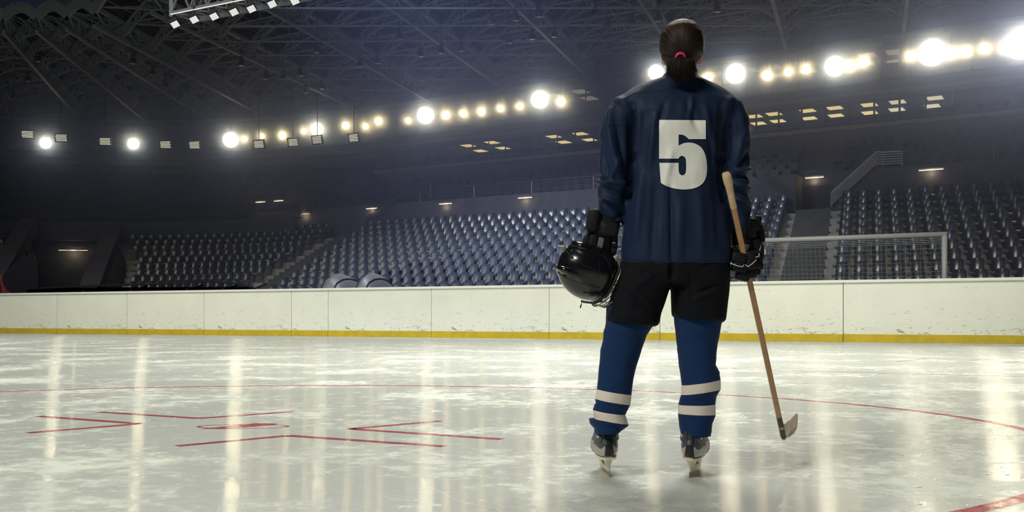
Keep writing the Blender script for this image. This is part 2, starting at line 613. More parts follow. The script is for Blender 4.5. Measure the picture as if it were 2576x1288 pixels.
# wall of the corner, with ledges
mb = MB()
DB = 19.0
ta, tb = t_of_angle(DB, 132), S0
band2(mb, DB, 8.0, DB, 12.6, ta, tb)
tag(mb.build('wall_left', M['concrete_dark']), kind='structure')
for z in (9.95, 10.35, 10.85):
    mb = MB()
    band2(mb, DB - 0.5, z, DB - 0.5, z + 0.16, ta, tb); band2(mb, DB - 0.5, z, DB, z, ta, tb); band2(mb, DB - .5, z + .16, DB, z + .16, ta, tb)
    tag(mb.build('ledge', M['truss']), kind='structure')

# tunnel into the corner
mb = MB()
ddl = [i * 0.8 for i in range(12)]
Lp = [path(d, low_left(d), 0) for d in ddl]; Rp = [path(d, block_right(d), 0) for d in ddl]
for P_, sgn in ((Lp, 1), (Rp, -1)):
    for i in range(len(P_) - 1):
        z0 = LZ0 + LRISE * (i + 0.1) * 1.0; z1 = LZ0 + LRISE * (i + 1.1)
        mb.quad(P_[i], P_[i + 1], P_[i + 1] + Vector((0, 0, z1)), P_[i] + Vector((0, 0, z0)))
tag(mb.build('wall_right', M['concrete_dark']), kind='structure')
for pa, pb_ in ((at(226, 735, 41.6), at(284, 584, 50.2)), (at(-28, 735, 41.0), at(72, 566, 49.6))):
    m = MB(); dv = (pb_ - pa).normalized(); sx = Vector((1, 0, 0))
    m.frame((pa + pb_) / 2, sx * 0.42, (pb_ - pa) / 2, Vector((0, 0, 0.35)))
    tag(m.build('parapet', M['concrete_dark']), kind='structure')
mb = MB()
band2(mb, 9.0, 0, 9.0, 5.3, t_of_angle(9, 116), t_of_angle(9, 70))
band2(mb, 9.0, 5.3, 9.9, 5.5, t_of_angle(9, 132), t_of_angle(9, 70))
tag(mb.build('wall_front', M['concrete_dark']), kind='structure')
mb = MB()                                                # slab over the walkway
band2(mb, 8.4, 4.55, 8.4, 5.5, t_of_angle(8.4, 132), S0 - 0.3)
band2(mb, 8.4, 5.5, 10, 5.5, t_of_angle(8.4, 132), S0 - 0.3)
band2(mb, 8.4, 4.55, 10, 4.55, t_of_angle(8.4, 132), S0 - 0.3)
tag(mb.build('gallery_slab', M['concrete_dark']), kind='structure')

# ------------------------------------------------------------------ booths with windows above the upper tier
BDD = 15.0
TBL, TBR = -27.5, 16.0
mb = MB()
band2(mb, BDD, 7.2, BDD, 8.62, TBL, TBR); band2(mb, BDD, 9.5, BDD, 10.25, TBL, TBR)
band2(mb, 19, 7.2, 19, 12.6, TBL, TBR)
band2(mb, BDD, 8.62, 19, 8.62, TBL, TBR); band2(mb, BDD, 9.5, 19, 9.5, TBL, TBR)
band2(mb, BDD, 10.25, 19, 10.25, TBL, TBR); band2(mb, BDD, 11.95, 19, 11.95, TBL, TBR)
mb.quad(path(BDD, TBL, 7.2), path(19, TBL, 7.2), path(19, TBL, 12.5), path(BDD, TBL, 12.5))
for t in (-18.0, -7.5, 5.0): mb.quad(path(BDD + .3, t, 8.6), path(19, t, 8.6), path(19, t, 12), path(BDD + .3, t, 12))
tag(mb.build('wall_back', M['booth']), kind='structure')
mb = MB()
band2(mb, BDD - 0.25, 11.9, BDD - 0.25, 12.75, TBL, TBR); band2(mb, BDD - 0.25, 11.9, BDD, 11.9, TBL, TBR)
tag(mb.build('fascia', M['steel_dark']), kind='structure')
for z, h in ((8.36, 0.16), (9.68, 0.15)):
    mb = MB()
    band2(mb, BDD - 0.22, z, BDD - 0.22, z + h, TBL, TBR); band2(mb, BDD - .22, z + h, BDD, z + h, TBL, TBR); band2(mb, BDD - .22, z, BDD, z, TBL, TBR)
    tag(mb.build('ledge', M['ledge']), kind='structure')
for wi, (z0, z1) in enumerate(((8.62, 9.5), (10.25, 11.93))):
    root = empty('window_%d' % (wi + 1), path(BDD, -6, z0)); tag(root, kind='structure')
    m = MB(); band2(m, BDD + 0.02, z0, BDD + 0.02, z1, TBL, TBR); m.build('pane', M['glass'], root)
    t = TBL + 0.4
    while t < TBR:
        m = MB(); m.bar(path(BDD - 0.05, t, z0 - 0.03), path(BDD - 0.05, t, z1 + 0.02), 0.06, 0.08); m.build('mullion', M['black'], root)
        t += 0.98 if wi == 0 else 1.12
    m = MB()
    for z in (z0, z1):
        a = frange(TBL, TBR, 3)
        for p, q in zip(a[:-1], a[1:]): m.bar(path(BDD - .04, p, z), path(BDD - .04, q, z), 0.07, 0.05)
    m.build('window_frame', M['steel_dark'], root)

ORD = ['zeroth', 'first', 'second', 'third', 'fourth', 'fifth', 'sixth', 'seventh', 'eighth', 'ninth', 'tenth', 'eleventh', 'twelfth',
       'thirteenth', 'fourteenth', 'fifteenth', 'sixteenth', 'seventeenth', 'eighteenth', 'nineteenth', 'twentieth']


def ordw(n):
    if n <= 20: return ORD[n]
    tens = {2: 'twenty', 3: 'thirty', 4: 'forty', 5: 'fifty', 6: 'sixty', 7: 'seventy', 8: 'eighty', 9: 'ninety'}
    if n % 10 == 0: return tens[n // 10][:-1] + 'ieth'
    return tens[n // 10] + '-' + ORD[n % 10]


LOWP = [(1178, 366, 0), (1208, 379, 0), (1238, 358, 0), (1265, 372, 0), (1393, 343, 0), (1418, 357, 1), (1460, 336, 0), (1483, 351, 0),
        (1898, 292, 0), (1908, 310, 0), (1947, 286, 0), (1957, 304, 0), (2032, 278, 0), (2036, 297, 0), (2100, 271, 0), (2103, 290, 0),
        (2187, 263, 1), (2188, 283, 1), (2258, 256, 2), (2256, 275, 2), (2352, 246, 2), (2345, 266, 2)]
UPP = [(1393, 240, 2), (1412, 262, 2), (1460, 230, 2), (1482, 247, 2), (1802, 186, 2), (1822, 206, 2), (1885, 176, 2), (1905, 195, 2),
       (1943, 168, 2), (1957, 190, 2), (2026, 160, 2), (2035, 182, 2), (2182, 139, 2), (2180, 163, 2), (2252, 130, 2), (2252, 155, 2)]
for lst, z, nm in ((LOWP, 9.49, 'lower'), (UPP, 11.93, 'upper')):
    for i, (u, v, k) in enumerate(lst):
        Y = (z - 0.01 - CH) * F / (HZ - v)
        p = at(u, v, Y)
        root = empty('ceiling_light', p)
        fb = 'front' if i % 2 == 0 else 'rear'
        look = {0: 'slatted cream', 1: 'warm yellow glowing', 2: 'plain white glowing'}[k]
        side = 'left' if u < 1600 else 'right'
        idx = sum(1 for q in lst[:i:2] if (q[0] < 1600) == (u < 1600)) if i % 2 == 0 else sum(1 for q in lst[1:i:2] if (q[0] < 1600) == (u < 1600))
        tag(root, '%s ceiling panel, %s %s one %s of player, %s window row' % (look, ordw(idx + 1), fb, side, nm),
            'ceiling light', 'light panels behind the booth windows')
        hx = E1 * 0.29; hy = N0 * 0.36
        if nm == 'upper': hx = E1 * 0.34; hy = N0 * 0.42
        m = MB(); m.frame(p + Vector((0, 0, 0.0)), hx * 1.06, hy * 1.06, (0, 0, 0.009)); m.build('frame', M['black'], root)
        m = MB()
        if k == 0:
            for s in range(5): m.frame(p + hy * (-0.8 + s * 0.4) + Vector((0, 0, -0.014)), hx, hy * 0.12, (0, 0, 0.006))
            m.build('slat_diffuser', M['panel_warm'], root)
        else:
            m.frame(p + Vector((0, 0, -0.014)), hx, hy, (0, 0, 0.006))
            m.build('diffuser', M['panel_warm'] if k == 1 else M['panel_white'], root)

# ------------------------------------------------------------------ seats
def seat_back(m, c, fx, fy, w, h, z0, lean=0.10, simple=False, mi=0):
    """fx along the row, fy outward; a shell with rounded top corners"""
    c = Vector(c)
    prof = [(-0.5, 0.0), (0.5, 0.0), (0.5, 0.72), (0.44, 0.9), (0.30, 1.0), (-0.30, 1.0), (-0.44, 0.9), (-0.5, 0.72)]
    if simple: prof = [(-0.5, 0), (0.5, 0), (0.5, 0.8), (0.36, 1), (-0.36, 1), (-0.5, 0.8)]
    n = len(prof)
    A = []; B = []
    for x, y in prof:
        cv = 0.05 * (1 - (2 * x) ** 2)
        wd = w * (1 - 0.10 * (1 - y))
        q = c + fx * (x * wd) + fy * (lean * y + cv) + Vector((0, 0, z0 + y * h))
        A.append(q); B.append(q + fy * 0.035)
    b = len(m.v)
    m.add(A + B, [tuple(range(n)), tuple(range(2 * n - 1, n - 1, -1))] + [(j, n + j, n + (j + 1) % n, (j + 1) % n) for j in range(n)], mi)


def seat_pan(m, c, fx, fy, w, z, simple=False, mi=0):
    """seat pan with a rolled front lip"""
    c = Vector(c)
    prof = [(0.0, 0.0), (-0.20, -0.03), (-0.36, 0.0), (-0.42, -0.035), (-0.40, -0.09), (-0.2, -0.07), (0.0, -0.05)]
    rings = []
    for x in (-0.5, -0.35, 0.35, 0.5):
        s = 0.03 if abs(x) > 0.4 else 0.0
        rings.append([c + fx * (x * w) + fy * (a * (0.95 if s else 1)) + Vector((0, 0, z + b + s * (1 if i < 3 else 0.2))) for i, (a, b) in enumerate(prof)])
    m.loft(rings, True, mi)


SW, SH = 0.35, 0.40


def back_grid(m, c, fx, fy, G):
    """dished backrest with rounded top corners"""
    c = Vector(c); A = []
    for side in (0, 1):
        for j in range(G + 1):
            y = j / G
            wd = SW * (1 - 0.10 * (1 - y)) * (1.0 if y < .8 else math.sqrt(max(0.0, 1 - ((y - .8) / .2) ** 2 * .55)))
            for i in range(G + 1):
                x = -0.5 + i / G
                dish = 0.055 * (1 - (2 * x) ** 2) * (1 - (1.6 * (y - .5)) ** 2 * .6)
                A.append(c + fx * (x * wd) + fy * (0.10 * y + dish + 0.035 * side) + Vector((0, 0, 0.40 + y * SH)))
    q = (G + 1) ** 2; fs = []
    for j in range(G):
        for i in range(G):
            a_ = j * (G + 1) + i
            fs.append((a_, a_ + 1, a_ + G + 2, a_ + G + 1)); fs.append((q + a_ + 1, q + a_, q + a_ + G + 1, q + a_ + G + 2))
    rim = [i for i in range(G + 1)] + [j * (G + 1) + G for j in range(1, G + 1)] + [G * (G + 1) + i for i in range(G - 1, -1, -1)] + [j * (G + 1) for j in range(G - 1, 0, -1)]
    for a_, b_ in zip(rim, rim[1:] + rim[:1]): fs.append((b_, a_, q + a_, q + b_))
    m.add(A, fs)




def seat_proto():
    X = Vector((1, 0, 0)); Y = Vector((0, 1, 0))
    m = MB(); back_grid(m, (0, 0, 0), X, Y, 10); b = m.build('backrest', M['seat']); smooth_by_angle(b, 50)
    m = MB(); seat_pan(m, (0, 0, 0), X, Y, SW, 0.42); s = m.build('seat_pan', M['seat_lip_lit']); smooth_by_angle(s, 50)
    m = MB(); m.box((-0.05, -0.26, 0.0), (0.05, -0.16, 0.36)); m.box((-0.16, -0.3, 0.33), (0.16, 0.02, 0.36)); k = m.build('bracket', M['steel_dark'])
    return b, s, k


rows = []                                             # (t, d, z, row, place words)
for k in range(NLOW):
    d = k * LR + 0.56; z = LZ0 + k * LRISE
    off = SKEW * d
    def fill(t0, t1, step, desc, from_right):
        n = int((t1 - t0) / step)
        for i in range(n):
            t = (t1 - (i + 0.5) * step) if from_right else (t0 + (i + 0.5) * step)
            rows.append((t, d, z, k, desc, i + 1))
    fill(AISLE_R + AW - off + 0.28, 14.5 - off, 0.5, 'right of the stairs behind the goal', False)
    fill(AISLE_L + AW - off + 0.12, AISLE_R - AW - off - 0.28, 0.5, 'left of the stairs behind the goal', True)
    tl = low_left(d) + 0.3
    if k % 2 == 0: tl += 0.12
    fill(tl, AISLE_L - AW - off - (0.45 if k % 3 else 0.3), 0.5, 'left of the far left stairs', True)
    fill(t_of_angle(d, 126), block_right(d) - 0.3, 0.5, 'left of the tunnel', True)

cands = []
for r in rows:
    p = path(r[1], r[0], r[2] + 0.6); u, v = px(p)
    if 0 < u < 2600: cands.append((p.y, u, v, r))
vis = sorted([c for c in cands if -5 < c[1] < 2606 and not (1535 < c[1] < 1870)], key=lambda c: c[0])[:300]
keep = set(id(c[3]) for c in vis)
pb, ps, pk = seat_proto()
first = True
for c in vis:
    t, d, z, k, desc, i = c[3]
    root = empty('stadium_seat', path(d, t, z))
    a = ang_at(d, t)
    root.rotation_euler = (0, 0, a - PI / 2)
    tag(root, 'grey plastic stadium seat, %s row up, %s seat %s' % (ordw(k + 1), ordw(i), desc), 'seat', 'grey seats of the lower stand')
    for src in (pb, ps, pk):
        o = src if first else src.copy()
        if not first: COL.objects.link(o)
        o.parent = root
    first = False
mb = MB()
for c in cands:
    if id(c[3]) in keep: continue
    t, d, z, k, desc, i = c[3]
    p = path(d, t, z); fy = out_dir(d, t); fx = Vector((fy.y, -fy.x, 0))
    back_grid(mb, p, fx, fy, 5); seat_pan(mb, p, fx, fy, SW, 0.42, True, 1)
far = mb.build('stadium_seats', [M['seat'], M['seat_lip_lit']])
smooth_by_angle(far, 50)
tag(far, 'smaller grey plastic seats filling the lower stand further left than the dangling helmet', 'seats', kind='stuff')
mb = MB()
for k in range(10):
    d = UD0 + k * UR + 0.55; z = UZ0 + k * URISE
    t0 = t_of_angle(d, 128); t1 = 15.5 if k < 5 else S0 - 0.6
    t = t0
    while t < t1:
        t += 0.5
        if k < 6 and (abs(t - (AISLE_R - SKEW * d)) < 0.75 or abs(t - (AISLE_L - SKEW * d)) < 0.7): continue
        p = path(d, t, z); u, v = px(p)
        if not (-80 < u < 2680): continue
        fy = out_dir(d, t); fx = Vector((fy.y, -fy.x, 0))
        seat_back(mb, p, fx, fy, SW, SH, 0.40, simple=True); seat_pan(mb, p, fx, fy, SW, 0.42, True)
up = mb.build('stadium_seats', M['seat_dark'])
smooth_by_angle(up, 50)
tag(up, 'dark seats of the upper stand behind the long railing', 'seats', kind='stuff')

# ------------------------------------------------------------------ railings
def railing(label, pts, post_every, nb=5, h=0.52, material=None, post_mat=None):
    """pts: list of base points; bars follow them"""
    material = material or M['steel_dark']; post_mat = post_mat or M['post_grey']
    root = empty('railing', pts[0])
    tag(root, label, 'railing', 'steel railings of the stands')
    m = MB()
    for i in range(nb):
        z = Vector((0, 0, h * (i + 1) / nb))
        for a, b in zip(pts[:-1], pts[1:]): m.bar(a + z, b + z, 0.03 if i < nb - 1 else 0.045)
    m.build('rail_bars', material, root)
    acc = 0; last = None
    for i, p in enumerate(pts):
        if last is None or (p - last).length >= post_every - 1e-3 or i == len(pts) - 1:
            m = MB(); m.bar(p, p + Vector((0, 0, h + 0.02)), 0.045); m.build('post', post_mat, root)
            last = p
    return root


railing('long dark railing with pale posts along the upper stand, left of the player', [path(WD + 0.04, t, WT) for t in frange(-20.2, tr0 - 1.9, 0.6)], 2.9)
railing('dark railing on top of the right stand wall, right of the stairs', [path(WD + 0.04, t, WT) for t in frange(tr1 + 1.75, 15, 0.6)], 3.4)
railing('dark curved railing along the gallery in the left corner', [path(8.45, t, 5.5) for t in frange(t_of_angle(8.45, 128), S0 + 0.8, 0.7)], 2.6, 6, 0.62, M['steel_dark'], M['steel_dark'])
stl = M['steel_light']
a = path(WD - 0.1, tr1, ZTOP + 0.25)
railing('bright sloping stair railing right of the stairs behind the goal', [a, path(WD - 0.1, tr1 + 1.55, WT + 0.05), path(WD - 0.1, tr1 + 1.75, WT + .02), path(WD - .1, tr1 + 2.4, WT)], 1.4, 6, 0.5, stl, stl)
railing('dark sloping stair railing between player and the stairs behind the goal', [path(WD - 0.1, tr0, ZTOP + 0.25), path(WD - 0.1, tr0 - 1.55, WT + 0.05), path(WD - .1, tr0 - 2.3, WT)], 1.4, 6, 0.5, M['steel_dark'], M['steel_dark'])
tl0 = AISLE_L + AW - SKEW * WD
railing('dark sloping stair railing above the far left stairs', [path(WD - 0.1, tl0 + 0.2, ZTOP + 0.4), path(WD - 0.1, tl0 + 2.4, WT + 0.15), path(WD - .1, tl0 + 3.9, WT + .1)], 1.4, 6, 0.55, M['steel_dark'], M['steel_dark'])
tv = -29.5
railing('dark raised landing railing over the left gallery lamps', [path(WD + .6, tv - 3.0, 5.5), path(WD + .6, tv - 1.6, 6.25), path(WD + .6, tv + 3.0, 6.3)], 1.5, 6, 0.55, M['steel_dark'], M['steel_dark'])
# stair flights through the upper stand
steps('stair_flight', UD0, UZ0 + 0.1, 5, UR, URISE, sk(AISLE_R - 0.62), sk(AISLE_R + 0.62), M['stair'], 2)

# ------------------------------------------------------------------ small strip lamps on the walls
STRIPS = [(185, 628, 8.8, 0.75, 'three-tube strip lamp on the back wall of the dark tunnel'),
          (657, 507, WD - 0.02, 0.3, 'small warm strip lamp on the gallery wall, left one of two under the raised railing'),
          (703, 504, WD - 0.02, 0.3, 'small warm strip lamp on the gallery wall, right one of two under the raised railing'),
          (770, 536, WD - 0.02, 0.3, 'small warm strip lamp at the foot of the far left stair railing'),
          (938, 523, WD - 0.02, 0.36, 'warm strip lamp under the long railing, farthest left of its three'),
          (1123, 511, WD - 0.02, 0.36, 'warm strip lamp under the long railing, middle of its three'),
          (1323, 496, WD - 0.02, 0.36, 'warm strip lamp under the long railing, nearest the player'),
          (2050, 445, WD + 0.98, 0.36, 'warm strip lamp on the wall above the stairs behind the goal'),
          (2343, 425, WD - 0.02, 0.42, 'warm strip lamp under the railing at the far right')]
for u, v, d, w, lab in STRIPS:
    t = t_of_u(d, u); p = path(d, t); p = at(u, v, p.y)
    fy = out_dir(d, t); fx = Vector((fy.y, -fy.x, 0))
    root = empty('strip_lamp', p); tag(root, lab, 'lamp', 'strip lamps on the stand walls')
    p = p - fy * 0.05
    m = MB(); m.frame(p, fx * w, fy * 0.05, (0, 0, 0.025)); m.build('housing', M['steel_light'] if w < 0.7 else M['black'], root)
    for s in ((-1, 0, 1) if w > 0.7 else (0,)):
        hw = w * (0.29 if w > 0.7 else 0.92)
        m = MB(); m.frame(p + fx * (s * w * 0.66) - fy * 0.02 + Vector((0, 0, -0.036)), fx * hw, fy * 0.03, (0, 0, 0.011)); m.build('light_tube', M['tube'], root)
    light('lamp_light', 'POINT', p - fy * 0.10 + Vector((0, 0, -0.15)), 5.0 if w < 0.7 else 9.0, (1.0, 0.75, 0.45), parent=root, shadow_soft_size=0.08)

# ------------------------------------------------------------------ roof: ribs, arched trusses, corrugated vaults
RD = [19 - 2.1 * i for i in range(11)]                # 19 ... -2
def roof_z(d): return 12.35 + (19 - d) * 0.03


ribs = []                                             # each: function d -> t
for deg in (132, 124, 116, 108, 100, 92, 84, 76, 68):
    ribs.append(lambda d, g=deg: t_of_angle(d, g) - SKEW * d)
for t0 in (-25.2, -20.6, -16.0, -11.4, -6.8, -2.2, 2.4, 7.0, 11.6, 16.2):
    ribs.append(lambda d, g=t0: g - SKEW * d)


def rp(r, d, dz=0.0):
    return path(d, ribs[r](d), roof_z(d) + dz)


def inview(p, mg=350):
    u, v = px(p); return -mg < u < 2576 + mg and -mg < v < 900


def vault(r, f, d, dz=0.0):
    a = rp(r, d); b = rp(r + 1, d)
    p = a.lerp(b, f); w = (b - a).length
    p.z += 0.26 * w * math.sin(PI * f) + dz
    return p


for r in range(len(ribs)):
    pts = [rp(r, d) for d in RD]
    if not any(inview(p) for p in pts): continue
    m = MB()
    for i in range(len(RD) - 1):
        a, b = pts[i], pts[i + 1]
        if not (inview(a) or inview(b)): continue
        dn = Vector((0, 0, -0.75))
        m.bar(a, b, 0.20, 0.14); m.bar(a + dn, b + dn, 0.14, 0.12)
        mid = (a + b) / 2
        m.bar(a, mid + dn, 0.06); m.bar(mid + dn, b, 0.06); m.bar(a, a + dn, 0.06); m.bar(mid, mid + dn, 0.05)
    tag(m.build('roof_rib', M['truss']), kind='structure')
for r in range(len(ribs) - 1):
    # corrugated sheet of the bay
    nd, nf = 16, 10
    dd = [19 - 21.0 * i / nd for i in range(nd + 1)]
    if not any(inview(vault(r, .5, d)) or inview(rp(r, d)) or inview(rp(r + 1, d)) for d in dd): continue
    m = MB()
    for i in range(nd + 1):
        for j in range(nf + 1): m.v.append(tuple(vault(r, j / nf, dd[i], 0.06)))
    for i in range(nd):
        for j in range(nf):
            q = i * (nf + 1) + j
            m.f.append((q, q + nf + 1, q + nf + 2, q + 1)); m.m.append(0)
    o = m.build('ceiling', M['corrugated'], smooth=True)
    ul = o.data.uv_layers.new(name='UVMap')
    for lp in o.data.loops:
        i, j = divmod(lp.vertex_index, nf + 1)
        ul.data[lp.index].uv = (j / nf * 14.0, dd[i] * 0.5)
    tag(o, kind='structure')
    for k, d in enumerate(RD):
        mid = vault(r, .5, d)
        if not (inview(mid, 250) or inview(rp(r, d), 100) or inview(rp(r + 1, d), 100)): continue
        m = MB(); n = 12
        edge = (k == len(RD) - 1)
        w = 0.30 if edge else 0.085
        if edge:
            for j in range(n):
                m.bar(vault(r, j / n, d, -.12), vault(r, (j + 1) / n, d, -.12), 0.12, 0.42)
            tag(m.build('roof_arch', M['vault_edge']), kind='structure')
            continue
        up = [vault(r, j / n, d, -0.08) for j in range(n + 1)]
        lo = [vault(r, j / n, d, -0.50 - 0.12 * math.sin(PI * j / n)) for j in range(n + 1)]
        for j in range(n):
            m.bar(up[j], up[j + 1], 0.09, w); m.bar(lo[j], lo[j + 1], 0.075)
            m.bar(up[j], lo[j], 0.04)
            m.bar(up[j], lo[j + 1], 0.045) if j % 2 else m.bar(lo[j], up[j + 1], 0.045)
        a, b = rp(r, d), rp(r + 1, d)
        m.bar(a, b, 0.05)
        for f in (0.25, 0.5, 0.75): m.bar(a.lerp(b, f), vault(r, f, d, -0.5), 0.03)
        if k < len(RD) - 1:
            d2 = RD[k + 1]
            m.bar(rp(r, d), rp(r + 1, d2), 0.045); m.bar(rp(r + 1, d), rp(r, d2), 0.045)
            m.bar(vault(r, .5, d, -.5), rp(r, d2), 0.045); m.bar(vault(r, .5, d, -.5), rp(r + 1, d2), 0.045)
            m.bar(vault(r, .5, d, -.55), vault(r, .5, d2, -.55), 0.05)
            m.bar(vault(r, .25, d, -.5), vault(r, .25, d2, -.5), 0.03); m.bar(vault(r, .75, d, -.5), vault(r, .75, d2, -.5), 0.03)
        tag(m.build('roof_arch', M['vault_edge'] if edge else M['truss']), kind='structure')
for i in range(9):                                    # long straight tie bars across the hall
    Y = 36.5 + i * 2.2
    m = MB(); m.bar((-11, Y, 11.95), (10.5 if Y < 43 else 2.0, Y, 11.95), 0.045)
    tag(m.build('tie_bar', M['truss']), kind='structure')
# columns under the outer ring
for deg in (116, 108, 100, 92, 84, 76):
    d = 18.4; p = path(d, t_of_angle(d, deg) - SKEW * d)
    m = MB(); m.bar(p + Vector((0, 0, 10.0)), p + Vector((0, 0, 12.3)), 0.2)
    tag(m.build('column', M['truss']), kind='structure')

# ------------------------------------------------------------------ gantry with LED strip and seven lamps, top left
G0 = at(432, 38, 30.0); GD = (at(740, 0, 27.8) - at(440, 62, 30.0)); GD.z = 0; GD.normalize()
GN = Vector((-GD.y, GD.x, 0))
root = empty('lighting_gantry', G0); tag(root, 'grey box-truss lighting gantry with a thin strip of diodes, hanging top left', 'gantry')
m = MB()
def gp(s, o, z): return G0 + GD * s + GN * o + Vector((0, 0, z))
for o_ in (0, 0.9):
    for z in (0.06, 0.8): m.bar(gp(0, o_, z), gp(9, o_, z), 0.09)
    for i in range(12):
        s = i * 0.75
        m.bar(gp(s, o_, .06), gp(s + .375, o_, .8), 0.05); m.bar(gp(s + .375, o_, .8), gp(s + .75, o_, .06), 0.05)
for i in range(13):
    s = i * 0.75
    m.bar(gp(s, 0, .06), gp(s, .9, .06), 0.05); m.bar(gp(s, 0, .8), gp(s, .9, .8), 0.05); m.bar(gp(s, 0, .06), gp(s + .7, .9, .06), 0.04)
m.bar(gp(0, 0, -.05), gp(0, 0, 3.2), 0.12); m.bar(gp(0, .9, 0), gp(0, .9, 3.2), 0.08)
m.bar(gp(6, .5, .8), gp(6, .5, 3.2), 0.08)
m.build('truss', M['truss'], root)
m = MB()
for i in range(140): m.frame(gp(0.03 + i * 0.024, -0.07, 0.0), GD * 0.007, GN * 0.01, (0, 0, 0.015))
m.build('diode_strip', mat('diode_strip', (.8, .8, .8), emit=(1, .9, .75), estr=.35), root)

def dot_panel(c, hx, hy, nx, ny, slats=0):
    """flat lens plate: cells of dark frame and bright diodes in one mesh"""
    m = MB()
    nx1, ny1 = nx + 1, ny + 1
    m.v = [tuple(c + hx * (-1 + 2 * i / nx) + hy * (-1 + 2 * j / ny)) for j in range(ny1) for i in range(nx1)]
    for j in range(ny):
        for i in range(nx):
            q = j * nx1 + i
            m.f.append((q, q + 1, q + nx1 + 1, q + nx1))
            m.m.append(1 if j % 2 and ((i % 2 == (j // 2) % 2) or slats) and 0 < i < nx - (0 if slats else 0) else 0)
    return m


GL = [(440, 62), (488, 50), (538, 42), (588, 31), (632, 23), (684, 11), (741, 3)]
for i, (u, v) in enumerate(GL):
    Y = (9.42 - CH) * F / (HZ - v)
    p = at(u, v, Y)
    root = empty('stage_lamp', p)
    tag(root, 'white slatted stage lamp under the gantry, %s' % (['leftmost of the seven', 'second from the left', 'third from the left', 'middle of the seven', 'third from the right', 'second from the right', 'rightmost at the frame top'][i]), 'lamp', 'stage lamps under the gantry')
    fz = (Vector((0.3, 0, CH)) - p).normalized(); fz = (fz + Vector((0.2, 0, -0.9))).normalized()
    fx = Vector((0.94, -0.3, 0)); fx = (fx - fz * fx.dot(fz)).normalized(); fy = fz.cross(fx)
    m = MB(); m.frame(p - fz * 0.09, fx * 0.13, fy * 0.13, fz * 0.08); m.bar(p - fz * 0.1, p + Vector((0, 0, 0.42)), 0.05); m.build('housing', M['black'], root)
    m = dot_panel(p, fx * 0.115, fy * 0.115, 13, 13, 1)
    m.build('diode_array', [M['black'], M['diode']], root)

def roof_rod(p):
    """length of the rod from a lamp up to the roof sheets"""
    for tr_ in roof_trees:
        h = tr_.ray_cast(p + Vector((0, 0, .1)), Vector((0, 0, 1)))
        if h[0] is not None: return h[0].z - p.z - .005
    return 2.6


roof_trees = [bvh_of(o) for o in bpy.data.objects if o.name.startswith('ceiling') and o.type == 'MESH' and o.data.materials[0] == M['corrugated']]
# dark bell lamps hanging unlit from the trusses
BELLS = [(95, 145), (70, 195), (35, 240), (335, 150), (415, 210), (450, 245), (385, 180), (480, 285), (607, 155), (670, 190), (712, 190), (755, 182), (812, 215), (770, 225),
         (797, 122), (905, 158), (950, 150), (1005, 88), (1058, 132), (1110, 124), (1160, 118), (1235, 50), (1280, 98), (1296, 40), (1338, 88), (1395, 82), (1356, 30), (1492, 8), (1528, 60), (1590, 50), (1655, 42), (1803, 18)]
for i, (u, v) in enumerate(BELLS):
    z = 11.55
    Y = (z - CH) * F / (HZ - v); p = at(u, v, Y)
    root = empty('bell_lamp', p)
    rowp = sorted(BELLS)
    tag(root, 'dark unlit bell lamp hanging from the roof trusses, %s from the left edge' % ordw(rowp.index((u, v)) + 1), 'lamp', 'dark bell lamps under the roof')
    m = MB()
    m.tube([p + Vector((0, 0, q)) for q in (-0.16, -0.12, 0.02, 0.06)], [0.14, 0.135, 0.12, 0.05], 12); m.build('bell_shade', M['black'], root, True)
    m = MB(); m.tube([p + Vector((0, 0, q)) for q in (0.05, 0.07, 0.20, 0.22)], [0.05, 0.09, 0.09, 0.03], 10); m.bar(p + Vector((0, 0, .2)), p + Vector((0, 0, roof_rod(p))), 0.02); m.build('gear_box', M['black'], root, True)

# ------------------------------------------------------------------ floodlights along the catwalk pipe
FD = 14.2
root = empty('catwalk_pipe', path(FD, 0, 11.62)); tag(root, 'long dark pipe carrying the row of floodlights along the stands', 'pipe')
m = MB()
pp = [path(FD, t, 11.62) for t in frange(t_of_angle(FD, 128), 15, 1.0)]
m.tube(pp, 0.06, 8); m.build('pipe', M['steel_dark'], root)
for p in pp[::5]:
    m = MB(); m.bar(p, p + Vector((0, 0, 0.8)), 0.04); m.build('hanger', M['steel_dark'], root)

BIG = [(115, 360, .8), (335, 362, .8), (580, 352, 1.5), (797, 325, 1.0), (1070, 290, 1.5), (1358, 250, 1.5), (1650, 182, 1.0), (1850, 185, 1.5), (2100, 167, 1.4), (2345, 132, 2.1), (2574, 108, 4.0), (2690, 100, 4.0)]  # last one, beyond the right edge, is added to strengthen the corner glow
MED = [(615, 350, .5), (658, 343, .5), (710, 341, 1.0), (765, 330, .55), (870, 316, 1.0), (920, 318, .6), (952, 305, .9), (1027, 303, .5), (1122, 290, 1.0), (1166, 286, .75), (1211, 280, .85), (1259, 273, .55),
       (1308, 268, .5), (1411, 256, 1.0), (1780, 196, 1.0), (1930, 190, 1.0), (1983, 181, .6), (2028, 175, .7), (2140, 167, .7), (2173, 156, 1.1), (2290, 142, .7), (2392, 135, .9), (2430, 130, 1.0), (2478, 123, .7), (2529, 120, .65)]
FL_POWER = 480.0
allf = sorted([(u, v, s, True) for u, v, s in BIG] + [(u, v, s, False) for u, v, s in MED])
nb = nm_ = 0
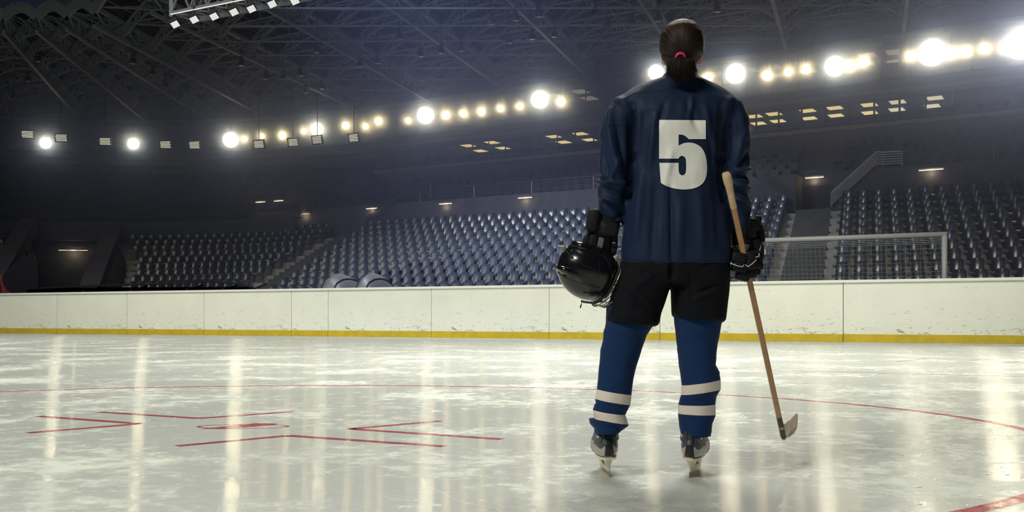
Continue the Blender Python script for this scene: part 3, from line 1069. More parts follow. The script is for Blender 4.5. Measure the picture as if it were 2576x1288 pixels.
for u, v, s, big in allf:
    t = t_of_u(FD, u); q = path(FD, t); p = at(u, v, q.y)
    fy = out_dir(FD, t)
    if big: nb += 1; lab = 'large glaring white floodlight on the catwalk pipe, %s large one from the left' % ordw(nb)
    else: nm_ += 1; lab = 'small warm floodlight on the catwalk pipe, %s small one from the left' % ordw(nm_)
    root = empty('floodlight', p); tag(root, lab, 'floodlight', 'floodlights along the stands')
    f = (Vector((0, 0, 2.0)) - p).normalized()
    R = min(0.58, (0.34 if big else 0.20) * (0.5 + 0.5 * s))
    m = MB(); m.tube([p - f * q_ for q_ in (0.0, 0.12, 0.3, 0.36)], [R * 1.12, R * 1.1, R * .6, R * .4], 16); m.build('housing', M['black'], root, True)
    m = MB(); m.tube([p + f * 0.012, p + f * 0.03], [R, R * 0.92], 16); m.build('lens', M['lamp'] if big else M['lamp_soft'], root, True)
    m = MB(); m.bar(p - f * 0.2, Vector((p.x, p.y, 11.56)) + fy * 0.02, 0.05); m.build('bracket', M['steel_dark'], root)
    light('flood_beam', 'SPOT', p + f * 0.06, FL_POWER * s * ((1.0 if s < 3 else 1.4) if big else 0.3), (1.0, 0.95, 0.82) if big else (1.0, 0.84, 0.55), target=(0.5, 1.0, 0.8),
          parent=root, shadow_soft_size=R, spot_size=math.radians(64), spot_blend=0.9)

LEDS = [(68, 338), (153, 347), (263, 356), (415, 364), (488, 365), (650, 363), (736, 358), (796, 352), (888, 347)]
for i, (u, v) in enumerate(LEDS):
    d = 12.6
    t = t_of_u(d, u); q = path(d, t); p = at(u, v, q.y)
    fy = out_dir(d, t); fx = Vector((fy.y, -fy.x, 0)); f = (-fy + Vector((0, 0, -0.25))).normalized(); fz = fx.cross(f).normalized()
    root = empty('led_floodlight', p)
    tag(root, 'square dotted diode floodlight hanging in the dark corner, %s from the left' % ordw(i + 1), 'floodlight', 'diode floodlights in the corner')
    hw, hh = 0.30, 0.21
    m = MB(); m.frame(p - f * 0.07, fx * hw * 1.15, f * 0.05, fz * hh * 1.2); m.bar(p - f * .08, p + Vector((0, 0, roof_rod(p))) - f * .08, 0.04); m.build('housing', M['black'], root)
    m = dot_panel(p - f * 0.012, fx * hw, fz * hh, 17, 11)
    m.build('diode_array', [M['black'], M['diode']], root)

# ------------------------------------------------------------------ haze in the air over the stands
hz = bpy.data.materials.new('haze'); hz.use_nodes = True
t_ = NT(hz); t_.n.remove(t_.b)
vs_ = t_.new('ShaderNodeVolumeScatter', {'Color': (0.40, 0.48, 0.95, 1), 'Density': 0.021, 'Anisotropy': 0.7})
t_.l.new(vs_.outputs[0], t_.n['Material Output'].inputs['Volume'])
m = MB()
hc = BL + BD * 17 + BN * 24.5 + Vector((0, 0, 8.0))
m.frame(hc, BD * 48, BN * 24, (0, 0, 7.95))
hzo = m.build('haze', hz)
tag(hzo, 'thin haze hanging in the air over the stands', 'haze', kind='stuff')

def glow_tube(r, dens, col, name):  # added scattering volume along the lamps, shaping their glow
    q = bpy.data.materials.new(name); q.use_nodes = True
    t = NT(q); t.n.remove(t.b)
    v = t.new('ShaderNodeVolumeScatter', {'Color': (*col, 1), 'Density': dens, 'Anisotropy': 0.6})
    t.l.new(v.outputs[0], t.n['Material Output'].inputs['Volume'])
    m = MB(); m.tube([path(FD - .35, t_, 10.88) for t_ in frange(t_of_angle(FD, 125), 14, 1.0)], r, 20)
    tag(m.build('haze', q), 'added tube of haze that forms the glow around the floodlights', 'haze', kind='stuff')


glow_tube(2.2, 0.2, (0.50, 0.64, 1.0), 'lamp_glow')
glow_tube(0.9, 0.6, (1.0, 0.93, 0.75), 'lamp_glow_core')

# ------------------------------------------------------------------ goal behind the boards
gY = board_at(2376).y + 1.0
gp0 = at(2376, 590, gY); gz = gp0.z
def goal_pt(s, z, b=0.0): return Vector((gp0.x, gp0.y, 0)) - BD * s + BN * b + Vector((0, 0, z))
sL = 0
for k in range(200):
    if px(goal_pt(k * 0.05, gz))[0] < 1680: sL = k * 0.05; break
root = empty('goal_frame', goal_pt(0, 0)); tag(root, 'pale tubular goal with a fine net standing behind the boards', 'goal')
m = MB(); m.tube([goal_pt(-0.06, gz), goal_pt(sL + .06, gz)], 0.065, 12); m.build('crossbar', M['goal'], root, True)
for s in (0, sL):
    m = MB(); m.tube([goal_pt(s, 0), goal_pt(s, gz)], 0.065, 12); m.build('post', M['goal'], root, True)
for s in (0, sL):
    m = MB(); m.tube([goal_pt(s, gz), goal_pt(s, gz - 0.15, 0.5), goal_pt(s, 0.0, 1.2)], 0.025, 8); m.build('back_stay', M['goal'], root, True)
m = MB()
n = int(sL / 0.115)
for i in range(n + 1):
    s = sL * i / n
    for a, b in (((gz, 0.02), (gz - .18, 0.55)), ((gz - .18, 0.55), (0.05, 1.15))): m.bar(goal_pt(s, *a), goal_pt(s, *b), 0.006)
for i in range(22):
    f = i / 21
    m.bar(goal_pt(0, (gz - .18) * (1 - f) + .05 * f, .55 + .6 * f), goal_pt(sL, (gz - .18) * (1 - f) + .05 * f, .55 + .6 * f), 0.006)
for i in range(5):
    f = i / 5; m.bar(goal_pt(0, gz - .18 * f, .02 + .53 * f), goal_pt(sL, gz - .18 * f, .02 + .53 * f), 0.009)
for s in (0, sL):
    for i in range(24):
        f = (i + 1) / 24; z = gz * (1 - f)
        m.bar(goal_pt(s, z, 0), goal_pt(s, z, .55 + .6 * f), 0.010)
    for i in range(10): m.bar(goal_pt(s, gz - .1, 0.1 * i + .05), goal_pt(s, 0, 0.1 * i + .2), 0.010)
m.build('net', M['net'], root)

# low dark bench shelter and two grey curved shelters behind the boards
def bp(u, off, z):
    k = (u - 1288.0) / F; q0 = BL + BN * off
    t = (k * q0.y - q0.x) / (BD.x - k * BD.y); q = q0 + BD * t
    return Vector((q.x, q.y, z))


root = empty('bench_shelter', bp(350, 1.4, 0)); tag(root, 'low dark bench shelter roof just above the boards at left', 'shelter')
m = MB()
top = []
for u, z in ((66, 1.72), (180, 1.76), (290, 1.80), (330, 1.79), (460, 1.82), (520, 1.86), (590, 1.76), (638, 1.62)):
    top.append((u, z))
for (u0, z0), (u1, z1) in zip(top[:-1], top[1:]):
    a, b = bp(u0, 0.7, z0), bp(u1, 0.7, z1); c, d_ = bp(u1, 2.0, z1 + .05), bp(u0, 2.0, z0 + .05)
    dn = Vector((0, 0, -0.06))
    m.loft([[a, d_, d_ + dn, a + dn], [b, c, c + dn, b + dn]])
m.build('canopy', M['tarp'], root)
m = MB()
for u in (66, 210, 330, 470, 560, 630):
    z = 1.6; m.bar(bp(u, 0.8, 0), bp(u, 0.8, z), 0.06); m.bar(bp(u, 0.8, 1.5), bp(u + 40, 1.9, 1.75), 0.05)
m.build('frame', M['tarp'], root)
m = MB(); m.quad(bp(66, 2.0, 0), bp(638, 2.0, 0), bp(638, 2.0, 1.66), bp(66, 2.0, 1.78)); m.build('back_panel', M['tarp'], root)
for i, (u0, u1, ub, hz_) in enumerate(((818, 893, 848, 0.66), (912, 968, 935, 0.64))):
    c = bp((u0 + u1) / 2, 1.6, 0)
    root = empty('curved_shelter', c); tag(root, 'grey curved shelter shell above the boards, %s of the two' % ('left' if i == 0 else 'right'), 'shelter', 'curved shelters behind the boards')
    m = MB(); m2 = MB()
    pa, pb = bp(u0, 1.6, 0), bp(u1, 1.6, 0)
    rings = []
    for j in range(11):
        f = j / 10
        ht = 1.44 + hz_ * (math.sin(PI * min(1, f * 0.62 + 0.38)) ** 0.5 if f > 0.4 else math.sin(PI * (f * 1.55 * 0.5)) * 0.9 + 0.1 * f)
        b0 = pa.lerp(pb, f)
        rings.append([b0 + BN * (0.9 * math.cos(PI * k / 8)) + Vector((0, 0, 1.0 + (ht - 1.0) * (math.sin(PI * k / 8) ** 0.6 if k not in (0, 8) else 0))) for k in range(9)])
        if j in (4, 8):
            for q0, q1 in zip(rings[-1][:-1], rings[-1][1:]): m2.bar(q0, q1, 0.05)
    m.loft(rings, False, close=False)
    m.build('shell', M['shell'], root, True); m2.build('rib', M['black'], root)
    m = MB(); m.bar(pa + BN * .5, pa + BN * .5 + Vector((0, 0, 1.1)), .06); m.bar(pb + BN * .5, pb + BN * .5 + Vector((0, 0, 1.1)), .06); m.bar(pa - BN * .5, pa - BN * .5 + Vector((0, 0, 1.1)), .06); m.bar(pb - BN * .5, pb - BN * .5 + Vector((0, 0, 1.1)), .06); m.build('leg', M['black'], root)
# red pad and black rounded sheet standing in for the tunnel's dark
def slab(pts, Y, name, material, parent, th):
    A = [at(u, v, Y) for u, v in pts]; B = [p + Vector((0, th, 0)) for p in A]; k = len(pts)
    m = MB(); m.add(A + B, [tuple(range(k)), tuple(range(2 * k - 1, k - 1, -1))] + [(j, k + j, k + (j + 1) % k, (j + 1) % k) for j in range(k)])
    return m.build(name, material, parent)


root = empty('crash_pad', at(-10, 800, 41.2)); root.location.z = 0; tag(root, 'red padded wall piece at the far left above the boards', 'crash pad')
slab([(-80, 692), (34, 692), (34, 836), (-80, 836)], 41.2, 'pad', M['red_pad'], root, .2)
root = empty('tunnel_dark_sheet', at(60, 800, 40.2)); root.location.z = 0; tag(root, 'black rounded sheet standing in for the dark of the tunnel mouth', 'dark sheet')
slab([(46, 746), (30, 739), (17, 729), (9, 717), (5, 705), (6, 695), (11, 686), (20, 677), (60, 640), (96, 660), (96, 746)], 40.2, 'panel', M['tarp'], root, .08)
m = MB(); q = at(80, 746, 40.24); m.box((q.x - .3, q.y - .03, 0), (q.x + .3, q.y + .03, q.z + .05)); m.build('foot', M['tarp'], root)

# ------------------------------------------------------------------ the player
PY = 3.73
SC = F / PY                                           # pixels per metre at the player's plane


def P(u, v, dy=0.0): return at(u, v, PY + dy)


def fabric(name, c, scale=900, b=0.25, rough=0.75, sheen=0.0, var=0.75):
    m = mat(name, c, rough, spec=0.15); t = NT(m)
    v = t.coord()
    vo = t.new('ShaderNodeTexVoronoi', {'Vector': v, 'Scale': scale}).outputs['Distance']
    t.set('Base Color', t.mix(t.ramp(vo, [(0.15, 1.0), (0.55, 0.0)]), c, tuple(x * var for x in c)))
    t.bump(vo, b, 0.002)
    t.b.inputs['Sheen Weight'].default_value = sheen
    t.b.inputs['Sheen Roughness'].default_value = 0.4
    return m


M['jersey'] = fabric('jersey_mesh_navy', (0.0088, 0.0195, 0.052), 330, 0.12, 0.6, 0.03, 0.55)
M['number'] = fabric('number_twill', (0.70, 0.70, 0.67), 330, 0.12, 0.6, 0.0, 0.9)
M['seam'] = mat('seam_thread', (0.006, 0.010, 0.025), 0.8)
M['pants'] = fabric('pants_black', (0.0035, 0.004, 0.007), 500, 0.2, 0.8, 0.0, 0.7)
M['sock'] = fabric('sock_blue', (0.007, 0.027, 0.090), 420, 0.3, 0.85, 0.08, 0.7)
M['stripe'] = fabric('sock_stripe', (0.68, 0.60, 0.54), 420, 0.2, 0.85, 0.0, 0.92)
M['skin'] = mat('skin', (0.52, 0.27, 0.19), 0.5)
M['skin'].node_tree.nodes['Principled BSDF'].inputs['Subsurface Weight'].default_value = 0.1
M['skin'].node_tree.nodes['Principled BSDF'].inputs['Subsurface Radius'].default_value = (0.01, 0.004, 0.002)
M['glove'] = fabric('glove_black', (0.010, 0.010, 0.013), 600, 0.25, 0.55, 0.0, 0.8)
M['glove_grey'] = mat('glove_palm_grey', (0.11, 0.11, 0.12), 0.7)
M['piping'] = mat('glove_piping', (0.62, 0.60, 0.54), 0.6)
M['pink'] = fabric('scrunchie_pink', (0.75, 0.05, 0.26), 300, 0.8, 0.8)


def hair_mat():
    m = mat('dark_hair', (0.03, 0.017, 0.011), 0.34, spec=0.15); t = NT(m)
    uv = t.new('ShaderNodeTexCoord').outputs['UV']
    mp = t.new('ShaderNodeMapping', {'Vector': uv, 'Scale': (70, 1.2, 1)}).outputs[0]
    n = t.noise(mp, 1.0, 5, 0.7, 0.3)
    t.set('Base Color', t.mix(t.ramp(n, [(0.35, 0.0), (0.72, 1.0)]), (0.006, 0.004, 0.004), (0.034, 0.018, 0.011)))
    t.set('Roughness', t.ramp(n, [(0.3, 0.6), (0.8, 0.36)]))
    t.bump(n, 0.75, 0.004)
    return m


M['hair'] = hair_mat()
M['strand'] = mat('hair_strands', (0.014, 0.009, 0.007), 0.5, spec=0.15)

# --- body: one continuous figure (mostly covered by the clothes)
def ring(c, rx, ry, n=20, e=1.0):
    out = []
    for j in range(n):
        a = 2 * PI * j / n
        x = math.copysign(abs(math.cos(a)) ** e, math.cos(a)); y = math.copysign(abs(math.sin(a)) ** e, math.sin(a))
        out.append(Vector((c.x + rx * x, c.y + ry * y, c.z)))
    return out


def lr_ring(uL, vL, uR, vR, ry, yc=0.0, n=24, e=1.0):
    """horizontal-ish ring whose silhouette runs from (uL,vL) to (uR,vR)"""
    a = P(uL, vL, yc); b = P(uR, vR, yc); c = (a + b) / 2; h = (b - a) / 2
    out = []
    for j in range(n):
        t = 2 * PI * j / n
        x = math.copysign(abs(math.cos(t)) ** e, math.cos(t)); y = math.copysign(abs(math.sin(t)) ** e, math.sin(t))
        out.append(c + h * x + Vector((0, ry * y, 0)))
    return out


def limb(m, pts, n=16):
    """pts: (u, v, dy, radius px)"""
    m.tube([P(u, v, dy) for u, v, dy, r in pts], [r / SC for _, _, _, r in pts], n)


mb = MB()
mb.sell(P(1713, 118, 0.0), (0.070, 0.088, 0.098), None, 1, 1, 24, 16)          # cranium
mb.sell(P(1713, 150, 0.045), (0.055, 0.058, 0.075), None, 1, 1, 20, 14)        # face and jaw
mb.sell(P(1713, 192, 0.075), (0.022, 0.022, 0.018), None, 1, 1, 12, 8)         # chin
mb.sell(P(1713, 150, 0.108), (0.012, 0.020, 0.024), None, 1, 1, 12, 8)         # nose
mb.sell(P(1713, 176, 0.092), (0.022, 0.014, 0.008), None, 1, 1, 12, 8)         # lips
for s in (-1, 1):
    mb.sell(P(1713 + s * 22, 140, 0.082), (0.015, 0.014, 0.011), None, 1, 1, 12, 8)   # eyes
    mb.sell(P(1713 + s * 22, 128, 0.086), (0.020, 0.010, 0.006), None, 1, 1, 12, 8)   # brows
    mb.sell(P(1713 + (46 if s > 0 else -44), 146, 0.0 if s > 0 else 0.022), (0.011, 0.024, 0.030), Matrix.Rotation(s * 0.35, 3, 'Z'), 1, 1, 14, 10)   # ears
mb.tube([P(1714, 150, 0.01), P(1714, 185, 0.0), P(1713, 232, -0.01)], [31 / SC, 33 / SC, 44 / SC], 20)
mb.loft([lr_ring(1650, 228, 1776, 228, .05), lr_ring(1600, 270, 1826, 270, .072), lr_ring(1606, 340, 1808, 340, .088), lr_ring(1616, 440, 1790, 440, .085),
         lr_ring(1602, 560, 1800, 560, .085), lr_ring(1580, 640, 1818, 640, .095), lr_ring(1590, 690, 1806, 690, .085)])
ARM_L = [(1592, 282, 0.0, 30), (1560, 330, 0, 30), (1547, 400, -.005, 29), (1543, 462, -.008, 25), (1536, 520, .0, 21), (1522, 575, .02, 15), (1514, 615, .03, 16), (1508, 640, .035, 14)]
ARM_R = [(1814, 282, 0.0, 30), (1843, 330, 0, 29), (1848, 400, -.005, 28), (1850, 470, -.008, 23), (1857, 530, .0, 20), (1868, 590, .012, 15), (1876, 640, .02, 16), (1878, 665, .02, 14)]
limb(mb, ARM_L); limb(mb, ARM_R)
limb(mb, [(1625, 660, 0, 50), (1602, 760, 0, 46), (1572, 850, 0, 38), (1552, 915, .0, 33), (1544, 985, -.012, 32), (1535, 1060, 0, 22), (1526, 1095, .01, 17)], 18)
limb(mb, [(1768, 660, 0, 50), (1762, 760, 0, 46), (1757, 850, 0, 38), (1755, 915, .0, 33), (1759, 985, -.012, 31), (1752, 1060, 0, 22), (1750, 1098, .01, 17)], 18)
person = mb.build('person', M['skin'], origin=(P(1640, 1200).x, PY, 0))
bake(person, [('REMESH', dict(mode='VOXEL', voxel_size=0.008)), ('SMOOTH', dict(iterations=4, factor=0.5))])
tag(person, 'hockey player standing with back turned, navy jersey number 5, dark ponytail, blue socks', 'person')

# --- folds: sculpting the cloth with creases given where the photo shows them
def sculpt(o, folds, amp_noise=0.0, nscale=9.0, back_only=True):
    w = origin_of(o)
    me = o.data
    nm = [v.normal.copy() for v in me.vertices]
    for v, n in zip(me.vertices, nm):
        p = v.co + w
        u_, v_ = px(p)
        d = 0.0
        if not back_only or p.y < PY + 0.03:
            for (x0, y0, x1, y1, a, wd) in folds:
                dx, dy = x1 - x0, y1 - y0
                L2 = dx * dx + dy * dy
                s = ((u_ - x0) * dx + (v_ - y0) * dy) / L2
                s = max(0.0, min(1.0, s))
                q = math.hypot(u_ - x0 - s * dx, v_ - y0 - s * dy)
                if q < wd * 3:
                    taper = math.sin(PI * min(1, max(0.02, s * 0.9 + 0.05))) ** 0.5
                    d += a * math.exp(-(q / wd) ** 2) * taper
        if amp_noise:
            d += amp_noise * noise.fractal(Vector((p.x * nscale, p.y * nscale, p.z * nscale * 0.45)), 0.6, 2.0, 3)
        v.co += n * d
    me.update()


# --- jersey
mb = MB()
T = [(668, 1561, 1837, .128), (640, 1560, 1838, .130), (600, 1563, 1836, .130), (540, 1568, 1831, .124), (480, 1575, 1825, .120), (400, 1584, 1818, .122), (330, 1572, 1830, .128),
     (285, 1553, 1850, .122), (258, 1546, 1856, .105), (240, 1564, 1842, .088), (222, 1592, 1816, .078), (206, 1625, 1784, .070), (198, 1655, 1762, .064)]
mb.loft([lr_ring(l, v, r, v, dd, 0.0, 32, 0.85) for v, l, r, dd in T])
mb.loft([lr_ring(1660, 206, 1762, 206, .066, 0, 24), lr_ring(1668, 190, 1756, 192, .058, .01, 24), lr_ring(1672, 184, 1750, 186, .052, .015, 24)])
SL_L = [(1600, 266, 0, 36), (1577, 281, 0, 46), (1558, 312, 0, 45), (1550, 345, 0, 43.5), (1548, 400, -.005, 41), (1545, 440, -.008, 41), (1543, 462, -.008, 42.5), (1540, 485, -.005, 37), (1537, 515, .0, 33), (1534, 545, .005, 29), (1530, 562, .01, 26)]
SL_R = [(1806, 266, 0, 36), (1828, 281, 0, 46), (1842, 312, 0, 44), (1846, 345, 0, 41), (1848, 400, -.005, 38), (1849, 440, -.008, 35), (1850, 470, -.008, 35), (1854, 500, -.005, 33), (1859, 530, .0, 31), (1864, 560, .0, 28), (1867, 580, .0, 25)]
limb(mb, SL_L, 20); limb(mb, SL_R, 20)
jersey = mb.build('jersey', M['jersey'], person)
bake(jersey, [('REMESH', dict(mode='VOXEL', voxel_size=0.0075)), ('SMOOTH', dict(iterations=5, factor=0.5)), ('SUBSURF', dict(levels=1, render_levels=1))])
FJ = [  # u0, v0, u1, v1, amplitude, width px
    (1590, 266, 1592, 400, -0.034, 9), (1592, 395, 1578, 500, -0.032, 8), (1816, 266, 1813, 400, -0.034, 9), (1813, 395, 1826, 510, -0.030, 8),
    (1652, 290, 1632, 420, 0.0128, 9), (1672, 262, 1650, 330, -0.0109, 8), (1730, 262, 1760, 330, -0.0092, 9), (1742, 240, 1735, 300, 0.0109, 7),
    (1775, 270, 1800, 380, 0.0109, 9), (1610, 285, 1600, 420, 0.0109, 8), (1615, 440, 1600, 600, 0.0128, 12), (1650, 470, 1638, 655, -0.0109, 12), (1688, 470, 1690, 660, -0.0109, 6), (1712, 500, 1708, 650, 0.0092, 14),
    (1760, 480, 1765, 650, 0.0092, 12), (1800, 430, 1812, 620, -0.0109, 12), (1690, 380, 1672, 470, 0.0073, 9), (1790, 300, 1790, 420, -0.0092, 8),
    (1540, 268, 1530, 320, 0.0109, 9), (1548, 300, 1572, 420, -0.0146, 8), (1530, 320, 1556, 440, 0.0128, 9), (1512, 360, 1535, 470, -0.0109, 8), (1560, 400, 1528, 460, 0.0146, 8), (1500, 440, 1545, 470, -0.0182, 7),
    (1502, 455, 1580, 462, 0.0182, 6), (1505, 470, 1570, 490, -0.0163, 6), (1512, 495, 1565, 512, 0.0146, 6), (1520, 512, 1560, 532, -0.0128, 5),
    (1860, 280, 1875, 340, 0.0109, 9), (1835, 300, 1830, 400, -0.0128, 8), (1872, 330, 1850, 420, 0.0128, 9), (1884, 380, 1862, 420, -0.0128, 7), (1852, 430, 1886, 425, 0.0182, 6), (1846, 445, 1888, 442, -0.0163, 5),
    (1850, 462, 1886, 476, 0.0182, 6), (1850, 480, 1888, 492, -0.0163, 5), (1852, 500, 1888, 512, 0.0128, 6), (1858, 520, 1892, 545, -0.0109, 6),
    (1556, 250, 1600, 280, 0.0109, 10), (1840, 250, 1812, 275, 0.0109, 10)]
sculpt(jersey, FJ, 0.0045, 8.0)
jt = bvh_of(jersey)


def curve_on(tree, pts, r, name, material, parent, off=0.001, n=6, step=6):
    """thin cord lying on a surface along image points"""
    out = []
    for (u0, v0), (u1, v1) in zip(pts[:-1], pts[1:]):
        k = max(1, int(math.hypot(u1 - u0, v1 - v0) / step))
        for i in range(k):
            q = cast(tree, u0 + (u1 - u0) * i / k, v0 + (v1 - v0) * i / k, off)
            if q is not None and (not out or (q - out[-1]).length < 0.08): out.append(q)
    q = cast(tree, *pts[-1], off)
    if q is not None and (not out or (q - out[-1]).length < 0.08): out.append(q)
    if len(out) < 2: return
    m = MB(); m.tube(out, r, n); m.build(name, material, parent, True)


def c1(pts): return [(1380 + x / 1.895, 20 + y / 1.894) for x, y in pts]


for pl in ([(310, 480), (345, 440), (410, 405), (480, 395), (560, 388), (640, 395), (720, 412), (800, 432), (860, 455), (905, 495)],
           [(245, 565), (300, 556), (392, 560)], [(392, 470), (390, 560), (384, 640), (395, 730), (405, 850), (400, 920)], [(820, 440), (832, 430), (845, 520), (835, 640), (815, 760), (800, 850)],
           [(905, 495), (935, 575), (965, 582)], [(610, 345), (612, 385)], [(345, 1197), (450, 1201), (560, 1206), (680, 1209), (780, 1208), (860, 1204)]):
    curve_on(jt, c1(pl), 0.0010, 'seam', M['seam'], jersey)
# white number on the back
N5 = [(527, 533), (749, 535), (750, 625), (668, 625), (655, 612), (640, 604), (620, 603), (620, 656), (640, 645), (665, 640), (700, 645), (730, 664), (750, 702), (757, 760), (752, 808), (735, 838),
      (705, 857), (660, 866), (620, 864), (585, 857), (555, 846), (535, 833), (528, 738), (620, 738), (620, 780), (626, 793), (638, 799), (650, 793), (656, 778), (656, 725), (650, 710), (637, 704), (624, 708), (620, 718), (527, 718)]
SHARP = {(527, 533), (749, 535), (750, 625), (620, 656), (535, 833), (528, 738), (620, 738), (620, 718), (527, 718), (668, 625), (620, 603)}
for _ in range(2):                                    # round the curved runs, keep the corners
    out = []
    k = len(N5)
    for i, q in enumerate(N5):
        if q in SHARP: out.append(q); continue
        a_, b_ = N5[i - 1], N5[(i + 1) % k]
        out.append((q[0] * .75 + a_[0] * .25, q[1] * .75 + a_[1] * .25)); out.append((q[0] * .75 + b_[0] * .25, q[1] * .75 + b_[1] * .25))
    N5 = out
N5 = c1(N5)
bm = bmesh.new()
tri = tessellate_polygon([[Vector((a, b, 0)) for a, b in N5]])
bv = [bm.verts.new((a, b, 0)) for a, b in N5]
for t in tri:
    try: bm.faces.new([bv[i] for i in t])
    except ValueError: pass
for _ in range(7):
    es = [e for e in bm.edges if e.calc_length() > 5.0]
    if not es: break
    bmesh.ops.subdivide_edges(bm, edges=es, cuts=1, use_grid_fill=False)
    bmesh.ops.triangulate(bm, faces=[f for f in bm.faces if len(f.verts) > 3])
m = MB()
idx = {v: i for i, v in enumerate(bm.verts)}
front = []
for v in bm.verts:
    q = cast(jt, v.co.x, v.co.y, 0.0025)
    front.append(q if q is not None else P(v.co.x, v.co.y, -0.125))
fc = [tuple(idx[v] for v in f.verts) for f in bm.faces]
m.add(front, fc)
bm.free()
num = m.build('number', M['number'], jersey, True)
bm = bmesh.new(); bm.from_mesh(num.data); bmesh.ops.recalc_face_normals(bm, faces=bm.faces)
if sum(f.normal.y for f in bm.faces) > 0: bmesh.ops.reverse_faces(bm, faces=bm.faces)
bm.to_mesh(num.data); bm.free()
num['label'] = 'pale grey number 5 on the back'

# --- pants
mb = MB()
mb.loft([lr_ring(1572, 625, 1828, 625, .112, 0, 32, .9), lr_ring(1560, 655, 1836, 655, .124, 0, 32, .9), lr_ring(1554, 690, 1835, 690, .126, 0, 32, .9), lr_ring(1556, 712, 1832, 712, .12, 0, 32, .9)])
mb.loft([lr_ring(1556, 668, 1692, 668, .115, 0, 28, .85), lr_ring(1546, 705, 1690, 705, .122, 0, 28, .85), lr_ring(1537, 745, 1676, 745, .118, 0, 28, .85), lr_ring(1528, 785, 1663, 787, .112, 0, 28, .85), lr_ring(1525, 806, 1658, 815, .110, 0, 28, .85), lr_ring(1529, 812, 1650, 822, .100, 0, 28, .85)])
mb.loft([lr_ring(1686, 668, 1836, 668, .115, 0, 28, .85), lr_ring(1689, 705, 1835, 705, .122, 0, 28, .85), lr_ring(1690, 745, 1831, 745, .118, 0, 28, .85), lr_ring(1690, 780, 1826, 787, .112, 0, 28, .85), lr_ring(1691, 794, 1823, 806, .110, 0, 28, .85), lr_ring(1697, 799, 1817, 812, .100, 0, 28, .85)])
pants = mb.build('hockey_pants', M['pants'], person)
bake(pants, [('REMESH', dict(mode='VOXEL', voxel_size=0.0075)), ('SMOOTH', dict(iterations=3, factor=0.5)), ('SUBSURF', dict(levels=1, render_levels=1))])
sculpt(pants, [(1570, 730, 1635, 785, -.008, 5), (1580, 722, 1645, 772, .007, 7), (1690, 664, 1690, 705, -.02, 7), (1750, 740, 1815, 715, -.007, 6), (1745, 752, 1812, 730, .006, 7), (1645, 690, 1600, 720, .006, 9),
               (1737, 680, 1736, 792, -.005, 3), (1540, 790, 1640, 800, .005, 8), (1660, 760, 1652, 800, -.006, 7)], 0.004, 8.0)

# --- socks
def sock(name, rows_, stripes, lab):
    """rows_: (uL, vL, uR, vR, depth, y)"""
    rings = []; mi = []
    for k in range(len(rows_) - 1):
        a, b = rows_[k], rows_[k + 1]
        sub = 3
        for s in range(sub):
            f = s / sub
            q = [a[i] + (b[i] - a[i]) * f for i in range(6)]
            rings.append(lr_ring(q[0], q[1], q[2], q[3], q[4], q[5], 36)); mi.append(1 if k in stripes else 0)
    q = rows_[-1]; rings.append(lr_ring(*q[:4], q[4], q[5], 36))
    m = MB(); m.loft(rings, True, mi)
    o = m.build(name, [M['sock'], M['stripe']], person, True)
    o['label'] = lab
    return o


sk1 = sock('sock', [(1524, 770, 1660, 772, .085, 0), (1524, 812, 1642, 818, .082, 0), (1517, 845, 1626, 843, .075, 0), (1510, 880, 1614, 880, .07, -.004), (1506, 922, 1601, 922, .066, -.01), (1505, 950, 1594, 955, .066, -.014),
                    (1502, 979, 1588, 993, .064, -.012), (1497, 1003, 1586, 1018, .062, -.01), (1499, 1014, 1580, 1030, .055, -.006), (1492, 1031, 1573, 1043, .057, -.002), (1496, 1053, 1582, 1067, .058, 0),
                    (1482, 1054, 1582, 1070, .064, 0), (1486, 1066, 1570, 1078, .062, .006), (1495, 1077, 1562, 1082, .064, .000), (1497, 1090, 1558, 1086, .064, .000)], (6, 9), 'blue sock with two cream stripes on the left leg, crumpled')
sk2 = sock('sock', [(1695, 770, 1824, 775, .085, 0), (1697, 812, 1812, 818, .08, 0), (1702, 851, 1807, 851, .073, 0), (1704, 880, 1802, 885, .07, -.004), (1707, 917, 1800, 917, .067, -.01), (1710, 940, 1811, 936, .067, -.014),
                    (1714, 969, 1812, 954, .066, -.012), (1714, 993, 1812, 979, .063, -.01), (1711, 1003, 1803, 996, .058, -.004), (1707, 1018, 1800, 1017, .058, 0), (1707, 1040, 1800, 1043, .056, 0),
                    (1709, 1062, 1791, 1064, .062, .000), (1711, 1080, 1790, 1082, .066, .000), (1714, 1092, 1788, 1097, .067, .000)], (6, 9), 'blue sock with two cream stripes on the right leg, smooth')
sculpt(sk1, [(1515, 860, 1610, 850, .004, 7), (1515, 835, 1620, 828, -.004, 6), (1595, 880, 1560, 930, -.004, 6), (1510, 900, 1570, 960, .004, 9), (1495, 1020, 1575, 1028, -.005, 4), (1505, 1064, 1570, 1075, .003, 5)], .003, 14.0, False)
sculpt(sk2, [(1705, 870, 1805, 862, .004, 7), (1710, 840, 1800, 835, -.004, 6), (1800, 905, 1770, 935, -.004, 6), (1760, 890, 1752, 960, .004, 10), (1780, 925, 1812, 945, .004, 6), (1714, 1003, 1800, 998, -.005, 4), (1735, 1050, 1790, 1075, .004, 5), (1712, 1070, 1770, 1088, -.003, 4)], .003, 14.0, False)

# --- skates
M['sk_black'] = mat('skate_black', (0.008, 0.009, 0.014), 0.4)
M['sk_silver'] = mat('skate_silver', (0.36, 0.33, 0.30), 0.4, 0.15)
M['sk_char'] = mat('skate_charcoal', (0.055, 0.06, 0.07), 0.45)
M['sk_white'] = mat('skate_holder', (0.66, 0.60, 0.48), 0.4)
M['sk_blush'] = mat('skate_sole_rim', (0.66, 0.48, 0.38), 0.45)
M['blade'] = mat('blade_steel', (0.42, 0.30, 0.22), 0.25, 0.9)


